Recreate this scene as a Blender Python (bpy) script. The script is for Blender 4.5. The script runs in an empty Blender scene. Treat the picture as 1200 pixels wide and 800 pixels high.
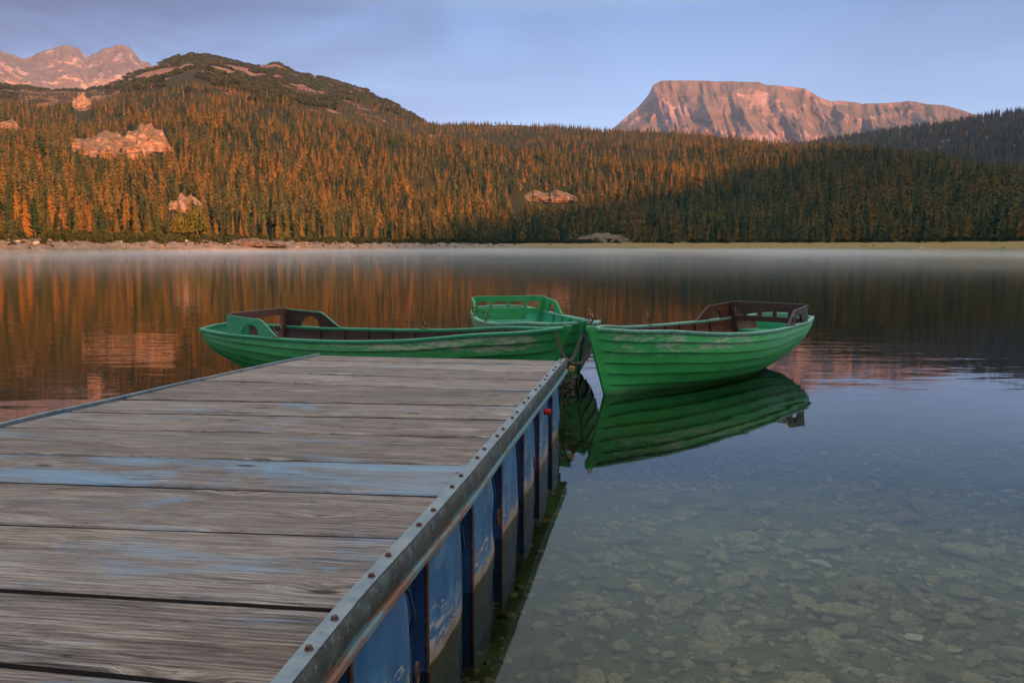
import bpy, math, random
import numpy as np
from mathutils import Vector, Matrix, noise as mnoise

random.seed(7); rng = np.random.default_rng(11)
SC = bpy.context.scene
COL = SC.collection
R = math.radians

# ------------------------------------------------------------------ camera
F = 1050.0; YH = 288.5; HC = 1.5
PITCH = math.atan((400 - YH) / F)
cam_d = bpy.data.cameras.new('camera'); cam = bpy.data.objects.new('camera', cam_d); COL.objects.link(cam)
cam.location = (0, 0, HC); cam.rotation_euler = (R(90) - PITCH, 0, 0)
cam_d.sensor_width = 36; cam_d.lens = 36 * F / 1200; cam_d.clip_start = 0.05; cam_d.clip_end = 40000
SC.camera = cam

def pix_dir(px, py):
    x, y, z = px - 600.0, F, -(py - 400.0)
    c, s = math.cos(PITCH), math.sin(PITCH)
    return Vector((x, y * c + z * s, -y * s + z * c))
def on_z(px, py, z):
    d = pix_dir(px, py); k = (z - HC) / d.z
    return Vector((d.x * k, d.y * k, z))
def at_y(px, py, Y):
    d = pix_dir(px, py); k = Y / d.y
    return Vector((d.x * k, Y, HC + d.z * k))
def az_el(px, py):
    d = pix_dir(px, py)
    return math.atan2(d.x, d.y), d.z / math.hypot(d.x, d.y)
def profile(pts):
    a = sorted(az_el(*p) for p in pts)
    A = np.array([q[0] for q in a]); E = np.array([q[1] for q in a])
    return lambda az: np.interp(az, A, E)
def by_px(pts):                     # value given at pixel columns, as a function of azimuth
    A = np.array([math.atan2(p[0] - 600, F) for p in pts]); V = np.array([p[1] for p in pts], float)
    return lambda az: np.interp(az, A, V)

# ------------------------------------------------------------------ vectorised value noise
_perm = rng.permutation(4096); _val = rng.random(4096) * 2 - 1
def vn(x, y):
    x = np.asarray(x, float); y = np.asarray(y, float)
    xi = np.floor(x).astype(int); yi = np.floor(y).astype(int); fx = x - xi; fy = y - yi
    fx = fx * fx * (3 - 2 * fx); fy = fy * fy * (3 - 2 * fy)
    def h(i, j): return _val[(_perm[(i & 4095)] + j * 131) & 4095]
    return (h(xi, yi) * (1 - fx) + h(xi + 1, yi) * fx) * (1 - fy) + (h(xi, yi + 1) * (1 - fx) + h(xi + 1, yi + 1) * fx) * fy
def fbm(x, y, o=5):
    s = 0; a = 1; t = 0
    for k in range(o):
        s = s + a * vn(x * 2 ** k + 17.3 * k, y * 2 ** k + 5.1 * k); t += a; a *= .5
    return s / t
def ridged(x, y, o=5):
    s = 0; a = 1; t = 0
    for k in range(o):
        s = s + a * (1 - 2 * np.abs(vn(x * 2 ** k + 9.7 * k, y * 2 ** k + 3.3 * k))); t += a; a *= .5
    return s / t

# ------------------------------------------------------------------ object helpers
def tag(o, label=None, cat=None, group=None, kind=None):
    if label: o['label'] = label
    if cat: o['category'] = cat
    if group: o['group'] = group
    if kind: o['kind'] = kind
    return o
def empty(name, loc=(0, 0, 0), rz=0.0):
    o = bpy.data.objects.new(name, None); COL.objects.link(o); o.location = loc; o.rotation_euler = (0, 0, rz); o.empty_display_size = .1
    return o
class MB:
    def __init__(s): s.v = []; s.f = []
    def add(s, vs, fs):
        n = len(s.v); s.v += [tuple(v) for v in vs]; s.f += [tuple(i + n for i in f) for f in fs]; return s
    def hexa(s, b, t):              # bottom 4, top 4 (ccw from above)
        return s.add(list(b) + list(t), [(3, 2, 1, 0), (4, 5, 6, 7), (0, 1, 5, 4), (1, 2, 6, 5), (2, 3, 7, 6), (3, 0, 4, 7)])
    def box(s, x0, x1, y0, y1, z0, z1):
        return s.hexa([(x0, y0, z0), (x1, y0, z0), (x1, y1, z0), (x0, y1, z0)], [(x0, y0, z1), (x1, y0, z1), (x1, y1, z1), (x0, y1, z1)])
    def sweep(s, path, prof, closed=False, up=Vector((0, 0, 1)), cap=True):
        # prof: list of (side, up) offsets swept along path
        P = [Vector(p) for p in path]; n = len(P); rings = []
        for i in range(n):
            a = P[(i - 1) % n] if (closed or i > 0) else P[i]; b = P[(i + 1) % n] if (closed or i < n - 1) else P[i]
            t = (b - a).normalized(); side = t.cross(up)
            if side.length < 1e-4: side = t.cross(Vector((1, 0, 0)))
            side.normalize(); u = side.cross(t).normalized()
            rings.append([P[i] + side * q[0] + u * q[1] for q in prof])
        m = len(prof); vs = [v for r in rings for v in r]; fs = []
        for i in range(n if closed else n - 1):
            j = (i + 1) % n
            for k in range(m):
                l = (k + 1) % m; fs.append((i * m + k, i * m + l, j * m + l, j * m + k))
        if cap and not closed: fs += [tuple(range(m))[::-1], tuple((n - 1) * m + k for k in range(m))]
        return s.add(vs, fs)
    def tube(s, path, r, seg=8, closed=False):
        return s.sweep(path, [(r * math.cos(2 * math.pi * k / seg), r * math.sin(2 * math.pi * k / seg)) for k in range(seg)], closed)
    def cyl(s, c, r, h, seg=10, r2=None):
        r2 = r if r2 is None else r2; x, y, z = c
        vs = [(x + r * math.cos(2 * math.pi * k / seg), y + r * math.sin(2 * math.pi * k / seg), z) for k in range(seg)]
        vs += [(x + r2 * math.cos(2 * math.pi * k / seg), y + r2 * math.sin(2 * math.pi * k / seg), z + h) for k in range(seg)]
        fs = [tuple(range(seg))[::-1], tuple(range(seg, 2 * seg))] + [(k, (k + 1) % seg, seg + (k + 1) % seg, seg + k) for k in range(seg)]
        return s.add(vs, fs)
    def grid(s, P, flip=False):     # P[i][j] points
        n, m = len(P), len(P[0]); fs = []
        for i in range(n - 1):
            for j in range(m - 1):
                q = (i * m + j, (i + 1) * m + j, (i + 1) * m + j + 1, i * m + j + 1); fs.append(q[::-1] if flip else q)
        return s.add([p for r in P for p in r], fs)
    def mesh(s, name, mat, smooth=False):
        me = bpy.data.meshes.new(name); me.from_pydata(s.v, [], s.f)
        if mat: me.materials.append(mat)
        if smooth: me.polygons.foreach_set('use_smooth', [True] * len(me.polygons))
        me.update(); return me
    def build(s, name, mat, parent=None, smooth=False, bevel=0, smooth_angle=None):
        o = bpy.data.objects.new(name, s.mesh(name, mat, smooth or smooth_angle is not None)); COL.objects.link(o)
        if parent: o.parent = parent
        if smooth_angle is not None:
            try: o.data.set_sharp_from_angle(angle=R(smooth_angle))
            except Exception: pass
        if bevel:
            b = o.modifiers.new('bevel', 'BEVEL'); b.width = bevel; b.segments = 2; b.limit_method = 'ANGLE'; b.angle_limit = R(40)
        return o

# ------------------------------------------------------------------ materials
class NT:
    def __init__(s, name):
        s.m = bpy.data.materials.new(name); s.m.use_nodes = True; s.t = s.m.node_tree; s.t.nodes.clear()
        s.out = s.n('ShaderNodeOutputMaterial')
    def n(s, typ, **kw):
        nd = s.t.nodes.new(typ)
        for k, v in kw.items(): setattr(nd, k, v)
        return nd
    def l(s, a, b): s.t.links.new(a, b); return s
    def sock(s, v, inp):
        if isinstance(v, bpy.types.NodeSocket): s.l(v, inp)
        elif v is not None: inp.default_value = v
    def coord(s, scale=(1, 1, 1), rot=(0, 0, 0), kind='Object', shift=None):
        tc = s.n('ShaderNodeTexCoord'); mp = s.n('ShaderNodeMapping'); s.l(tc.outputs[kind], mp.inputs[0])
        mp.inputs['Scale'].default_value = scale; mp.inputs['Rotation'].default_value = rot
        if shift is not None: s.l(shift, mp.inputs['Location'])
        return mp.outputs[0]
    def noise(s, vec, scale=5, detail=5, rough=.55, dist=0):
        nd = s.n('ShaderNodeTexNoise'); s.l(vec, nd.inputs['Vector']); nd.inputs['Scale'].default_value = scale
        nd.inputs['Detail'].default_value = detail; nd.inputs['Roughness'].default_value = rough; nd.inputs['Distortion'].default_value = dist
        return nd.outputs['Fac']
    def ramp(s, fac, stops, interp='LINEAR'):
        nd = s.n('ShaderNodeValToRGB'); cr = nd.color_ramp; cr.interpolation = interp
        while len(cr.elements) < len(stops): cr.elements.new(.5)
        for e, (p, c) in zip(cr.elements, stops):
            e.position = p; e.color = (c, c, c, 1) if isinstance(c, (int, float)) else (*c, 1)
        s.l(fac, nd.inputs[0]); return nd.outputs[0]
    def mix(s, fac, a, b, blend='MIX'):
        nd = s.n('ShaderNodeMix', data_type='RGBA', blend_type=blend)
        s.sock(fac, nd.inputs[0])
        for v, i in ((a, 6), (b, 7)):
            if isinstance(v, tuple) and len(v) == 3: v = (*v, 1)
            s.sock(v, nd.inputs[i])
        return nd.outputs[2]
    def math(s, op, a, b=None, c=None, clamp=False):
        nd = s.n('ShaderNodeMath', operation=op, use_clamp=clamp)
        for v, i in ((a, 0), (b, 1), (c, 2)):
            if v is not None: s.sock(v, nd.inputs[i])
        return nd.outputs[0]
    def sep(s, vec):
        nd = s.n('ShaderNodeSeparateXYZ'); s.l(vec, nd.inputs[0]); return nd.outputs
    def bump(s, h, strength=.5, dist=.01, normal=None):
        nd = s.n('ShaderNodeBump'); nd.inputs['Strength'].default_value = strength; nd.inputs['Distance'].default_value = dist
        s.l(h, nd.inputs['Height'])
        if normal is not None: s.l(normal, nd.inputs['Normal'])
        return nd.outputs[0]
    def pbr(s, col, rough=.6, metal=0, normal=None, spec=.5):
        b = s.n('ShaderNodeBsdfPrincipled')
        if isinstance(col, tuple): col = (*col, 1) if len(col) == 3 else col
        s.sock(col, b.inputs['Base Color']); s.sock(rough, b.inputs['Roughness']); s.sock(metal, b.inputs['Metallic'])
        b.inputs['Specular IOR Level'].default_value = spec
        if normal is not None: s.l(normal, b.inputs['Normal'])
        s.l(b.outputs[0], s.out.inputs[0]); return s.m

def mat_wood_deck():
    t = NT('weathered_deck_wood')
    oi = t.n('ShaderNodeObjectInfo'); r = oi.outputs['Random']
    cmb = t.n('ShaderNodeCombineXYZ'); t.l(t.math('MULTIPLY', r, 37.0), cmb.inputs[0]); t.l(t.math('MULTIPLY', r, 91.0), cmb.inputs[1])
    v = t.coord((1, 1, 1), shift=cmb.outputs[0])
    def st(sc): 
        m = t.n('ShaderNodeMapping'); t.l(v, m.inputs[0]); m.inputs['Scale'].default_value = sc; return m.outputs[0]
    # warped grain that bends round knots
    vor = t.n('ShaderNodeTexVoronoi'); vor.voronoi_dimensions = '2D'; t.l(st((1.1, 3.2, 1)), vor.inputs['Vector']); vor.inputs['Scale'].default_value = 1.0
    kd = vor.outputs['Distance']
    knot = t.ramp(kd, [(0, 1), (.035, .9), (.06, 0)])
    knot = t.math('MULTIPLY', knot, t.ramp(t.sep(vor.outputs['Color'])[0], [(.70, 0), (.72, 1)]))
    halo = t.math('MULTIPLY', t.ramp(kd, [(0, 1), (.22, 0)]), .05)
    cm = t.n('ShaderNodeCombineXYZ'); t.l(halo, cm.inputs[1])
    va = t.n('ShaderNodeVectorMath', operation='ADD'); t.l(v, va.inputs[0]); t.l(cm.outputs[0], va.inputs[1])
    def sg(sc):
        m = t.n('ShaderNodeMapping'); t.l(va.outputs[0], m.inputs[0]); m.inputs['Scale'].default_value = sc; return m.outputs[0]
    g1 = t.noise(sg((2.4, 24, 5)), 1, 7, .7, 1.2)
    g2 = t.noise(sg((9, 230, 20)), 1, 3, .8, .5)
    g3 = t.noise(sg((.5, 5, 1)), 1, 3, .5, .8)
    wg = t.n('ShaderNodeTexWave'); wg.wave_type = 'BANDS'; wg.bands_direction = 'Y'; t.l(sg((.22, 1, 1)), wg.inputs['Vector']); wg.inputs['Scale'].default_value = 16; wg.inputs['Distortion'].default_value = 9; wg.inputs['Detail'].default_value = 3; wg.inputs['Detail Scale'].default_value = .8
    g1 = t.math('ADD', t.math('MULTIPLY', g1, .88), t.math('MULTIPLY', wg.outputs['Fac'], .12))
    base = t.ramp(g1, [(.30, (.075, .054, .045)), (.42, (.19, .145, .122)), (.54, (.33, .265, .228)), (.68, (.52, .45, .395))])
    base = t.mix(t.ramp(g3, [(.42, 0), (.62, .7)]), base, t.mix(1, base, (.66, .68, .72), 'MULTIPLY'))
    base = t.mix(t.ramp(g3, [(.32, .7), (.44, 0)]), base, t.mix(1, base, (.50, .42, .42), 'MULTIPLY'))
    base = t.mix(t.math('MULTIPLY', t.ramp(g2, [(.38, 1), (.46, 0)]), .8), base, (.055, .045, .044))
    base = t.mix(t.math('MULTIPLY', t.ramp(g2, [(.6, 0), (.75, 1)]), .35), base, (.50, .45, .40))
    tone = t.n('ShaderNodeMapRange'); t.l(t.sep(oi.outputs['Color'])[1], tone.inputs[0]); tone.inputs[3].default_value = .66; tone.inputs[4].default_value = 1.22
    vm = t.n('ShaderNodeVectorMath', operation='SCALE'); t.l(base, vm.inputs[0]); t.l(tone.outputs[0], vm.inputs[3]); base = vm.outputs[0]
    # splits along the grain
    spn = t.noise(sg((.8, 34, 3)), 1, 3, .5, .4); spl_ = t.math('MULTIPLY', t.ramp(t.math('ABSOLUTE', t.math('SUBTRACT', spn, .5)), [(.0, 1), (.012, 0)]), t.ramp(t.noise(st((.9, 2.5, 1)), 1, 2, .5), [(.5, 0), (.58, 1)]))
    base = t.mix(spl_, base, (.025, .018, .016))
    # saw marks (diagonal)
    wv = t.n('ShaderNodeTexWave'); wv.wave_type = 'BANDS'; wv.bands_direction = 'X'; t.l(t.coord((1, 1, 1), (0, 0, R(58))), wv.inputs['Vector']); wv.inputs['Scale'].default_value = 34; wv.inputs['Distortion'].default_value = 1.5
    saw = t.math('MULTIPLY', wv.outputs['Fac'], t.ramp(t.noise(st((.7, 1.6, 1)), 1, 2, .5), [(.52, 0), (.64, 1)]))
    base = t.mix(t.math('MULTIPLY', saw, .35), base, (.30, .27, .26))
    # blue paint remains; amount = object colour red
    amt = t.sep(oi.outputs['Color'])[0]
    pn = t.noise(st((1.3, 3.2, 1)), 1, 5, .65, .5)
    pf = t.noise(sg((2.5, 60, 5)), 1, 4, .7)
    m = t.math('ADD', t.math('ADD', pn, t.math('MULTIPLY', amt, .55)), t.math('MULTIPLY', t.math('SUBTRACT', pf, .5), .45))
    gy = t.sep(t.coord(kind='Generated'))[1]; edge = t.ramp(t.math('ABSOLUTE', t.math('SUBTRACT', gy, .5)), [(.465, 0), (.492, 1)])
    m = t.math('ADD', m, t.math('MULTIPLY', t.math('MULTIPLY', edge, t.ramp(t.noise(st((.9, .3, 1)), 1, 3, .6), [(.42, 0), (.6, 1)])), t.math('MULTIPLY', r, .45)))
    m = t.ramp(m, [(.66, 0), (.86, .85)])
    blue = t.mix(t.noise(st((2, 14, 1)), 1, 3, .6), (.10, .21, .36), (.24, .36, .47))
    base = t.mix(m, base, blue)
    base = t.mix(knot, base, (.03, .018, .012))
    h = t.math('ADD', t.math('MULTIPLY', g2, .7), t.math('MULTIPLY', g1, .6))
    h = t.math('ADD', h, t.math('MULTIPLY', saw, .12)); h = t.math('SUBTRACT', h, t.math('MULTIPLY', spl_, .8))
    return t.pbr(base, t.ramp(g2, [(.3, .85), (.7, .62)]), 0, t.bump(h, .8, .006), .35)

def mat_galv():
    t = NT('galvanised_metal'); v = t.coord()
    n1 = t.noise(v, 9, 6, .65); n2 = t.noise(v, 60, 4, .6); n3 = t.noise(v, 2.2, 4, .6)
    c = t.ramp(n1, [(.3, (.10, .135, .16)), (.5, (.175, .225, .26)), (.75, (.28, .335, .37))])
    c = t.mix(t.ramp(n2, [(.58, 0), (.72, .6)]), c, (.13, .11, .10))
    c = t.mix(t.ramp(n3, [(.60, 0), (.72, .55)]), c, (.17, .19, .19))
    return t.pbr(c, t.ramp(n1, [(.3, .38), (.7, .6)]), .35, t.bump(n1, .35, .004))
def mat_fascia():
    t = NT('tarnished_edge_metal'); v = t.coord((1, 1, 1)); vs = t.coord((14, 14, 1.5))
    n1 = t.noise(v, 14, 7, .7); n2 = t.noise(vs, 1, 5, .6); n3 = t.noise(v, 55, 4, .7)
    c = t.ramp(n1, [(.3, (.025, .024, .022)), (.5, (.065, .075, .072)), (.7, (.15, .18, .185))])
    c = t.mix(t.ramp(n2, [(.45, 0), (.7, .7)]), c, (.11, .085, .05))
    c = t.mix(t.ramp(n3, [(.6, 0), (.7, .8)]), c, (.42, .40, .34))
    return t.pbr(c, .6, .3, t.bump(n1, .6, .006))
def mat_rail():
    t = NT('rusted_turquoise_rail'); v = t.coord(); y = t.sep(v)[1]
    n1 = t.noise(t.coord((26, 3.5, 26)), 1, 6, .75); n2 = t.noise(v, 40, 4, .7)
    c = t.mix(n2, (.07, .17, .20), (.17, .29, .33))
    rust = t.mix(n2, (.13, .045, .018), (.30, .13, .06))
    f = t.math('ADD', n1, t.math('MULTIPLY', t.math('ADD', y, 3.9), -.075))
    c = t.mix(t.ramp(f, [(.50, 0), (.60, .92)]), c, rust)
    return t.pbr(c, .6, .1, t.bump(n1, .5, .005))
def mat_blue():
    t = NT('flaking_blue_paint'); v = t.coord(); z = t.sep(v)[2]
    vs = t.coord((9, 9, 1.6)); vh = t.coord((3, 3, 9))
    n1 = t.noise(v, 5, 6, .65); n2 = t.noise(vs, 1, 6, .65, .3); n3 = t.noise(vh, 2.2, 6, .75, 1.2)
    c = t.mix(t.ramp(n2, [(.3, 0), (.7, 1)]), (.014, .070, .19), (.050, .175, .34))
    c = t.mix(t.ramp(n1, [(.52, 0), (.66, .6)]), c, (.16, .30, .42))
    rust = t.mix(n3, (.11, .05, .025), (.36, .20, .11))
    c = t.mix(t.ramp(t.noise(v, 3.1, 6, .7), [(.62, 0), (.68, .85)]), c, rust)
    # scrapes and scum above the waterline
    sc = t.math('ADD', n3, t.math('MULTIPLY', t.math('SUBTRACT', .20, z), .75))
    c = t.mix(t.ramp(sc, [(.60, 0), (.63, .9)]), c, t.mix(n1, (.30, .27, .23), (.52, .47, .41)))
    low = t.math('ADD', z, t.math('MULTIPLY', n1, .10))
    c = t.mix(t.ramp(low, [(.075, .9), (.12, 0)]), c, t.mix(n3, (.20, .11, .06), (.45, .34, .26)))
    c = t.mix(t.ramp(low, [(.035, 1), (.06, 0)]), c, (.10, .10, .035))
    return t.pbr(c, t.ramp(n3, [(.3, .35), (.7, .7)]), 0, t.bump(n1, .5, .012), .5)
def mat_simple(name, c1, c2, scale=8, rough=.6, metal=0, stretch=(1, 1, 1), bump=.3, dist=.004, spec=.5):
    t = NT(name); v = t.coord(stretch); n = t.noise(v, scale, 6, .65, .2)
    return t.pbr(t.mix(t.ramp(n, [(.3, 0), (.7, 1)]), c1, c2), rough, metal, t.bump(n, bump, dist) if bump else None, spec)
def mat_green(name, c1, c2, wear=.0, wcol=(.45, .40, .32), zlo=.36, seed=0.0, xr=(0, 5)):
    t = NT(name); v = t.coord(); xyz = t.sep(v)
    n1 = t.noise(v, 3.5, 6, .6); vs = t.coord((2.2, 6, 14)); n2 = t.noise(vs, 1.4, 6, .72, .6); n4 = t.noise(v, 22, 5, .7)
    c = t.mix(t.ramp(n1, [(.3, 0), (.7, 1)]), c1, c2)
    c = t.mix(t.ramp(n4, [(.58, 0), (.75, .35)]), c, tuple(q * .55 for q in c1))
    n6 = t.noise(t.coord((1.5, 3, 5)), 2.0, 6, .7, .4); c = t.mix(t.ramp(n6, [(.48, 0), (.72, .40)]), c, tuple(min(1, q * 1.15 + .07) for q in c2))
    c = t.mix(t.ramp(n6, [(.28, .5), (.44, 0)]), c, tuple(q * .5 for q in c1))
    zm = t.ramp(xyz[2], [(zlo, 0), (zlo + .10, 1)])
    if wear:
        xm = t.math('MULTIPLY', t.ramp(t.math('DIVIDE', xyz[0], 5.0), [(xr[0] / 5, 0), (xr[0] / 5 + .03, 1)]), t.ramp(t.math('DIVIDE', xyz[0], 5.0), [(xr[1] / 5 - .05, 1), (xr[1] / 5, 0)]))
        w = t.math('MULTIPLY', t.math('MULTIPLY', xm, zm), wear)
        n5 = t.noise(t.coord((5, 14, 34)), 2.2, 6, .75, .3)
        m = t.ramp(t.math('ADD', t.math('ADD', t.math('MULTIPLY', n2, .6), t.math('MULTIPLY', n5, .4)), t.math('MULTIPLY', w, .17)), [(.62, 0), (.69, .8)])
        c = t.mix(m, c, t.mix(n4, wcol, tuple(min(1, q * 1.5) for q in wcol)))
    # faint waterline scum
    low = t.math('ADD', xyz[2], t.math('MULTIPLY', n4, .05))
    c = t.mix(t.ramp(low, [(.03, .75), (.10, 0)]), c, (.06, .10, .04))
    hgt = t.math('ADD', t.noise(t.coord((1.2, 12, 12)), 3, 5, .7), t.math('MULTIPLY', n4, .6))
    return t.pbr(c, t.ramp(n1, [(.3, .34), (.7, .62)]), 0, t.bump(hgt, .55, .006), .5)

M = {}
M['deck'] = mat_wood_deck(); M['galv'] = mat_galv(); M['fascia'] = mat_fascia(); M['rail'] = mat_rail(); M['blue'] = mat_blue()
M['blue_dark'] = mat_simple('dark_blue_hull_paint', (.008, .032, .10), (.02, .075, .19), 6, .55)
M['rust'] = mat_simple('rusted_iron', (.045, .02, .012), (.20, .085, .045), 30, .8, .2, bump=.6)
M['plank_edge'] = mat_simple('gap_shade_plank_edge', (.012, .010, .009), (.035, .028, .025), 30, .9)  # near-black plank sides: shade of the gaps put into the colour
M['bolt'] = mat_simple('rusty_bolt', (.06, .025, .018), (.17, .09, .07), 90, .7, .4)
M['black'] = mat_simple('black_rubber', (.012, .012, .012), (.03, .03, .03), 20, .7)
M['brown'] = mat_simple('dark_brown_stained_wood', (.020, .010, .007), (.060, .026, .018), 5, .5, stretch=(1, 6, 6), bump=.4)
M['redbrown'] = mat_simple('red_brown_lining_wood', (.05, .014, .009), (.15, .042, .024), 4, .5, stretch=(1, 5, 5), bump=.4)
M['railbrown'] = mat_simple('weathered_brown_rail_wood', (.07, .026, .016), (.16, .062, .038), 5, .6, stretch=(1, 6, 6), bump=.4)
M['chain'] = mat_simple('chain_steel', (.03, .022, .018), (.15, .115, .095), 60, .5, .8)
M['brass'] = mat_simple('brass', (.45, .25, .08), (.62, .38, .13), 40, .35, .7)
M['bronze'] = mat_simple('bronze_oarlock', (.10, .045, .025), (.32, .17, .10), 30, .35, .8)
M['red'] = mat_simple('red_plastic', (.60, .012, .012), (.70, .03, .02), 10, .4)
M['gA'] = mat_green('green_paint_left_boat', (.016, .19, .042), (.026, .27, .060), 1.0, (.30, .29, .19), .40, xr=(.2, 2.6))
M['gB'] = mat_green('green_paint_centre_boat', (.009, .15, .046), (.013, .20, .06), .35)
M['gBi'] = mat_green('bright_green_backrest_paint', (.014, .22, .065), (.022, .30, .09), 0)
M['gBs'] = mat_simple('turquoise_green_seat_paint', (.03, .27, .16), (.05, .38, .24), 5, .35, stretch=(1, 3, 3))
M['gC'] = mat_green('green_paint_right_boat', (.030, .33, .070), (.055, .46, .11), .75, (.42, .40, .33), .34, xr=(.1, 2.3))
M['gCi'] = mat_green('green_inner_stern_paint', (.010, .24, .11), (.016, .32, .15), 0)
M['rim'] = mat_simple('worn_pale_green_rim', (.04, .26, .13), (.26, .46, .36), 7, .35, stretch=(1, 6, 6))
M['rimA'] = mat_simple('green_rim_paint', (.014, .22, .09), (.05, .32, .16), 6, .35, stretch=(1, 6, 6))

# ------------------------------------------------------------------ dock
HD = 0.57
YAW = R(8.4)
O = on_z(663, 421, HD)
dock = empty('dock', (O.x, O.y, 0), -YAW)
tag(dock, 'weathered grey plank dock with metal edge and flaking blue pontoon side', 'dock')
def loc(p):                     # world -> dock local xy
    dx, dy = p[0] - O.x, p[1] - O.y; c, s = math.cos(-YAW), math.sin(-YAW)
    return (dx * c + dy * s, -dx * s + dy * c)
RE = [loc(on_z(x, y, HD)) for x, y in ((663, 421), (647.5, 440), (626, 466), (595, 504), (549.5, 559), (506, 609), (461, 660), (418, 708), (382, 752), (342, 803))]
RE = sorted(RE, key=lambda p: p[1]);
k0 = RE[0]; RE = [(k0[0] + .02, -13.0), (k0[0] + .01, -8.0)] + RE
LE = [loc(on_z(x, y, HD)) for x, y in ((376, 415.5), (322, 426), (284, 434.5), (240, 444), (200, 453), (130, 469), (60, 484), (0, 499))]
LE = sorted(LE, key=lambda p: p[1]); k0 = LE[0]
LE = [(k0[0] - .15, -13.0), (k0[0] - .05, -6.5)] + LE
def ex(E, y): return float(np.interp(y, [p[1] for p in E], [p[0] for p in E]))
STRIP = .047
gl = []     # gap lines: (left local pt y at x=-2 , right)
GAPS = [((376, 415.5), (655, 421.5)), ((352, 420.5), (649, 427)), ((330, 424.5), (640, 435.5)), ((305, 431), (628, 445)), ((270, 438), (614, 457)), None,
        ((135, 470.5), (598, 474.5)), ((60, 485), (580, 490.5)), ((0, 502.5), (560, 511)), ((0, 530), (530, 543)), ((0, 563), (500, 579)), ((0, 612), (452, 628)), ((0, 688), (372, 710)), ((0, 775), (310, 806))]
G2 = []
for g in GAPS:
    if g is None: continue
    a, b = loc(on_z(*g[0], HD)), loc(on_z(*g[1], HD)); G2.append((a, b))
# far three are evenly pitched: keep only their right ends and square them off
lines = []
for i, (a, b) in enumerate(G2):
    sl = (a[1] - b[1]) / (a[0] - b[0])
    if i in (1, 2, 3, 4): sl = .5 * sl
    sl = max(-.05, min(.05, sl)); lines.append((b[1] - sl * b[0], sl))
lines.sort(key=lambda q: -q[0])
yl = lines[-1][0]
while yl > -12.4: yl -= .47; lines.append((yl + random.uniform(-.02, .02), random.uniform(-.01, .01)))
paint = {8: .50, 6: .16, 11: .12}
for i in range(len(lines) - 1):
    (y1, s1), (y0, s0) = lines[i], lines[i + 1]
    if y1 - y0 < .12: continue
    g = random.choice((.009, .011, .013)) + (.007 if i < 7 else 0); th = .045; mb = MB(); nx = 14
    dz = random.uniform(-.0008, .0008); tilt = random.uniform(-.0006, .0008)
    top = []
    for k in range(nx + 1):
        f = k / nx
        def P(yc, sl, off):
            xr = ex(RE, yc) - .004; xl = ex(LE, yc) + .012; x = xl + (xr - xl) * f
            return x, yc + sl * x + off + .0035 * float(vn(x * 2.3 + i * 7, yc * 3))
        a = P(y0, s0, g); b = P(y1, s1, -g); sag = .0012 * float(vn(f * 5 + i, 3.3))
        z = HD - .004 + dz + sag
        top.append((a, b, z - tilt, z + tilt))
    ring = []
    for a, b, za, zb in top:
        ring.append([(a[0], a[1], za - th), (a[0], a[1], za - .005), (a[0], a[1] + .008, za), (b[0], b[1] - .008, zb), (b[0], b[1], zb - .006), (b[0], b[1], zb - th)])
    vs = [p for r in ring for p in r]; fs = []
    for k in range(nx):
        for q in range(6):
            q2 = (q + 1) % 6; fs.append((k * 6 + q, k * 6 + q2, (k + 1) * 6 + q2, (k + 1) * 6 + q))
    fs += [tuple(range(6)), tuple(nx * 6 + q for q in range(6))[::-1]]
    mb.add(vs, [f[::-1] for f in fs])
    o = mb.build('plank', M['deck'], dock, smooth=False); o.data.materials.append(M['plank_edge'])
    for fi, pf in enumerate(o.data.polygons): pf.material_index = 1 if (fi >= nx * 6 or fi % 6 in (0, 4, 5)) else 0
    o.color = (paint.get(i, random.choice((.03, .10, .16, .22))), random.random(), 0, 1)
# strips, fascia, rail
def edge_path(E, y0, y1, off, z, n=60, wob=0.0):
    return [(ex(E, y) + off + wob * float(vn(y * 3, 1.2)), y, z) for y in np.linspace(y0, y1, n)]
YE = RE[-1][1]; YN = -12.5
mb = MB(); p = edge_path(RE, YN, YE, -STRIP / 2, HD + .002, 120, .002)
mb.sweep(p, [(-STRIP / 2, 0), (STRIP / 2, 0), (STRIP / 2, .006), (-STRIP / 2, .006)]); mb.build('edge_strip', M['galv'], dock, bevel=.002)
mb = MB(); p = edge_path(RE, YN, YE, .004, HD - .05, 220)
rings = []
for (x, y, z) in p:
    w = .006 * float(vn(y * 5, 8)) ; b = .010 * float(vn(y * 2.2, 4))
    rings.append([(x + .001, y, HD + .004), (x + .008 + w * .6, y, HD - .010), (x + .010 + w * .6, y, HD - .04), (x + .004 + b * .5, y, HD - .064 + b * .5), (x - .004, y, HD - .064 + b * .5), (x - .004, y, HD + .002)])
mb.sweep([(0, 0, 0), (0, 1, 0)], [(0, 0)] * 6) if False else None
vs = [q for r in rings for q in r]; fs = []
for k in range(len(rings) - 1):
    for q in range(6):
        q2 = (q + 1) % 6; fs.append((k * 6 + q, (k + 1) * 6 + q, (k + 1) * 6 + q2, k * 6 + q2))
fs += [tuple(range(6)), tuple((len(rings) - 1) * 6 + q for q in range(6))[::-1]]
mb.add(vs, fs); mb.build('edge_fascia', M['fascia'], dock, smooth_angle=40)
mb = MB(); p = [(ex(RE, y) + .004 + .004 * float(vn(y * 1.7, 2)), y, HD - .096 + .005 * float(vn(y * 1.3, 6))) for y in np.linspace(YN, YE, 120)]
mb.sweep(p, [(-.050, -.014), (.006, -.018), (.013, -.008), (.012, .008), (.004, .014), (-.050, .014)]); mb.build('side_rail', M['rail'], dock, smooth_angle=35)
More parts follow.
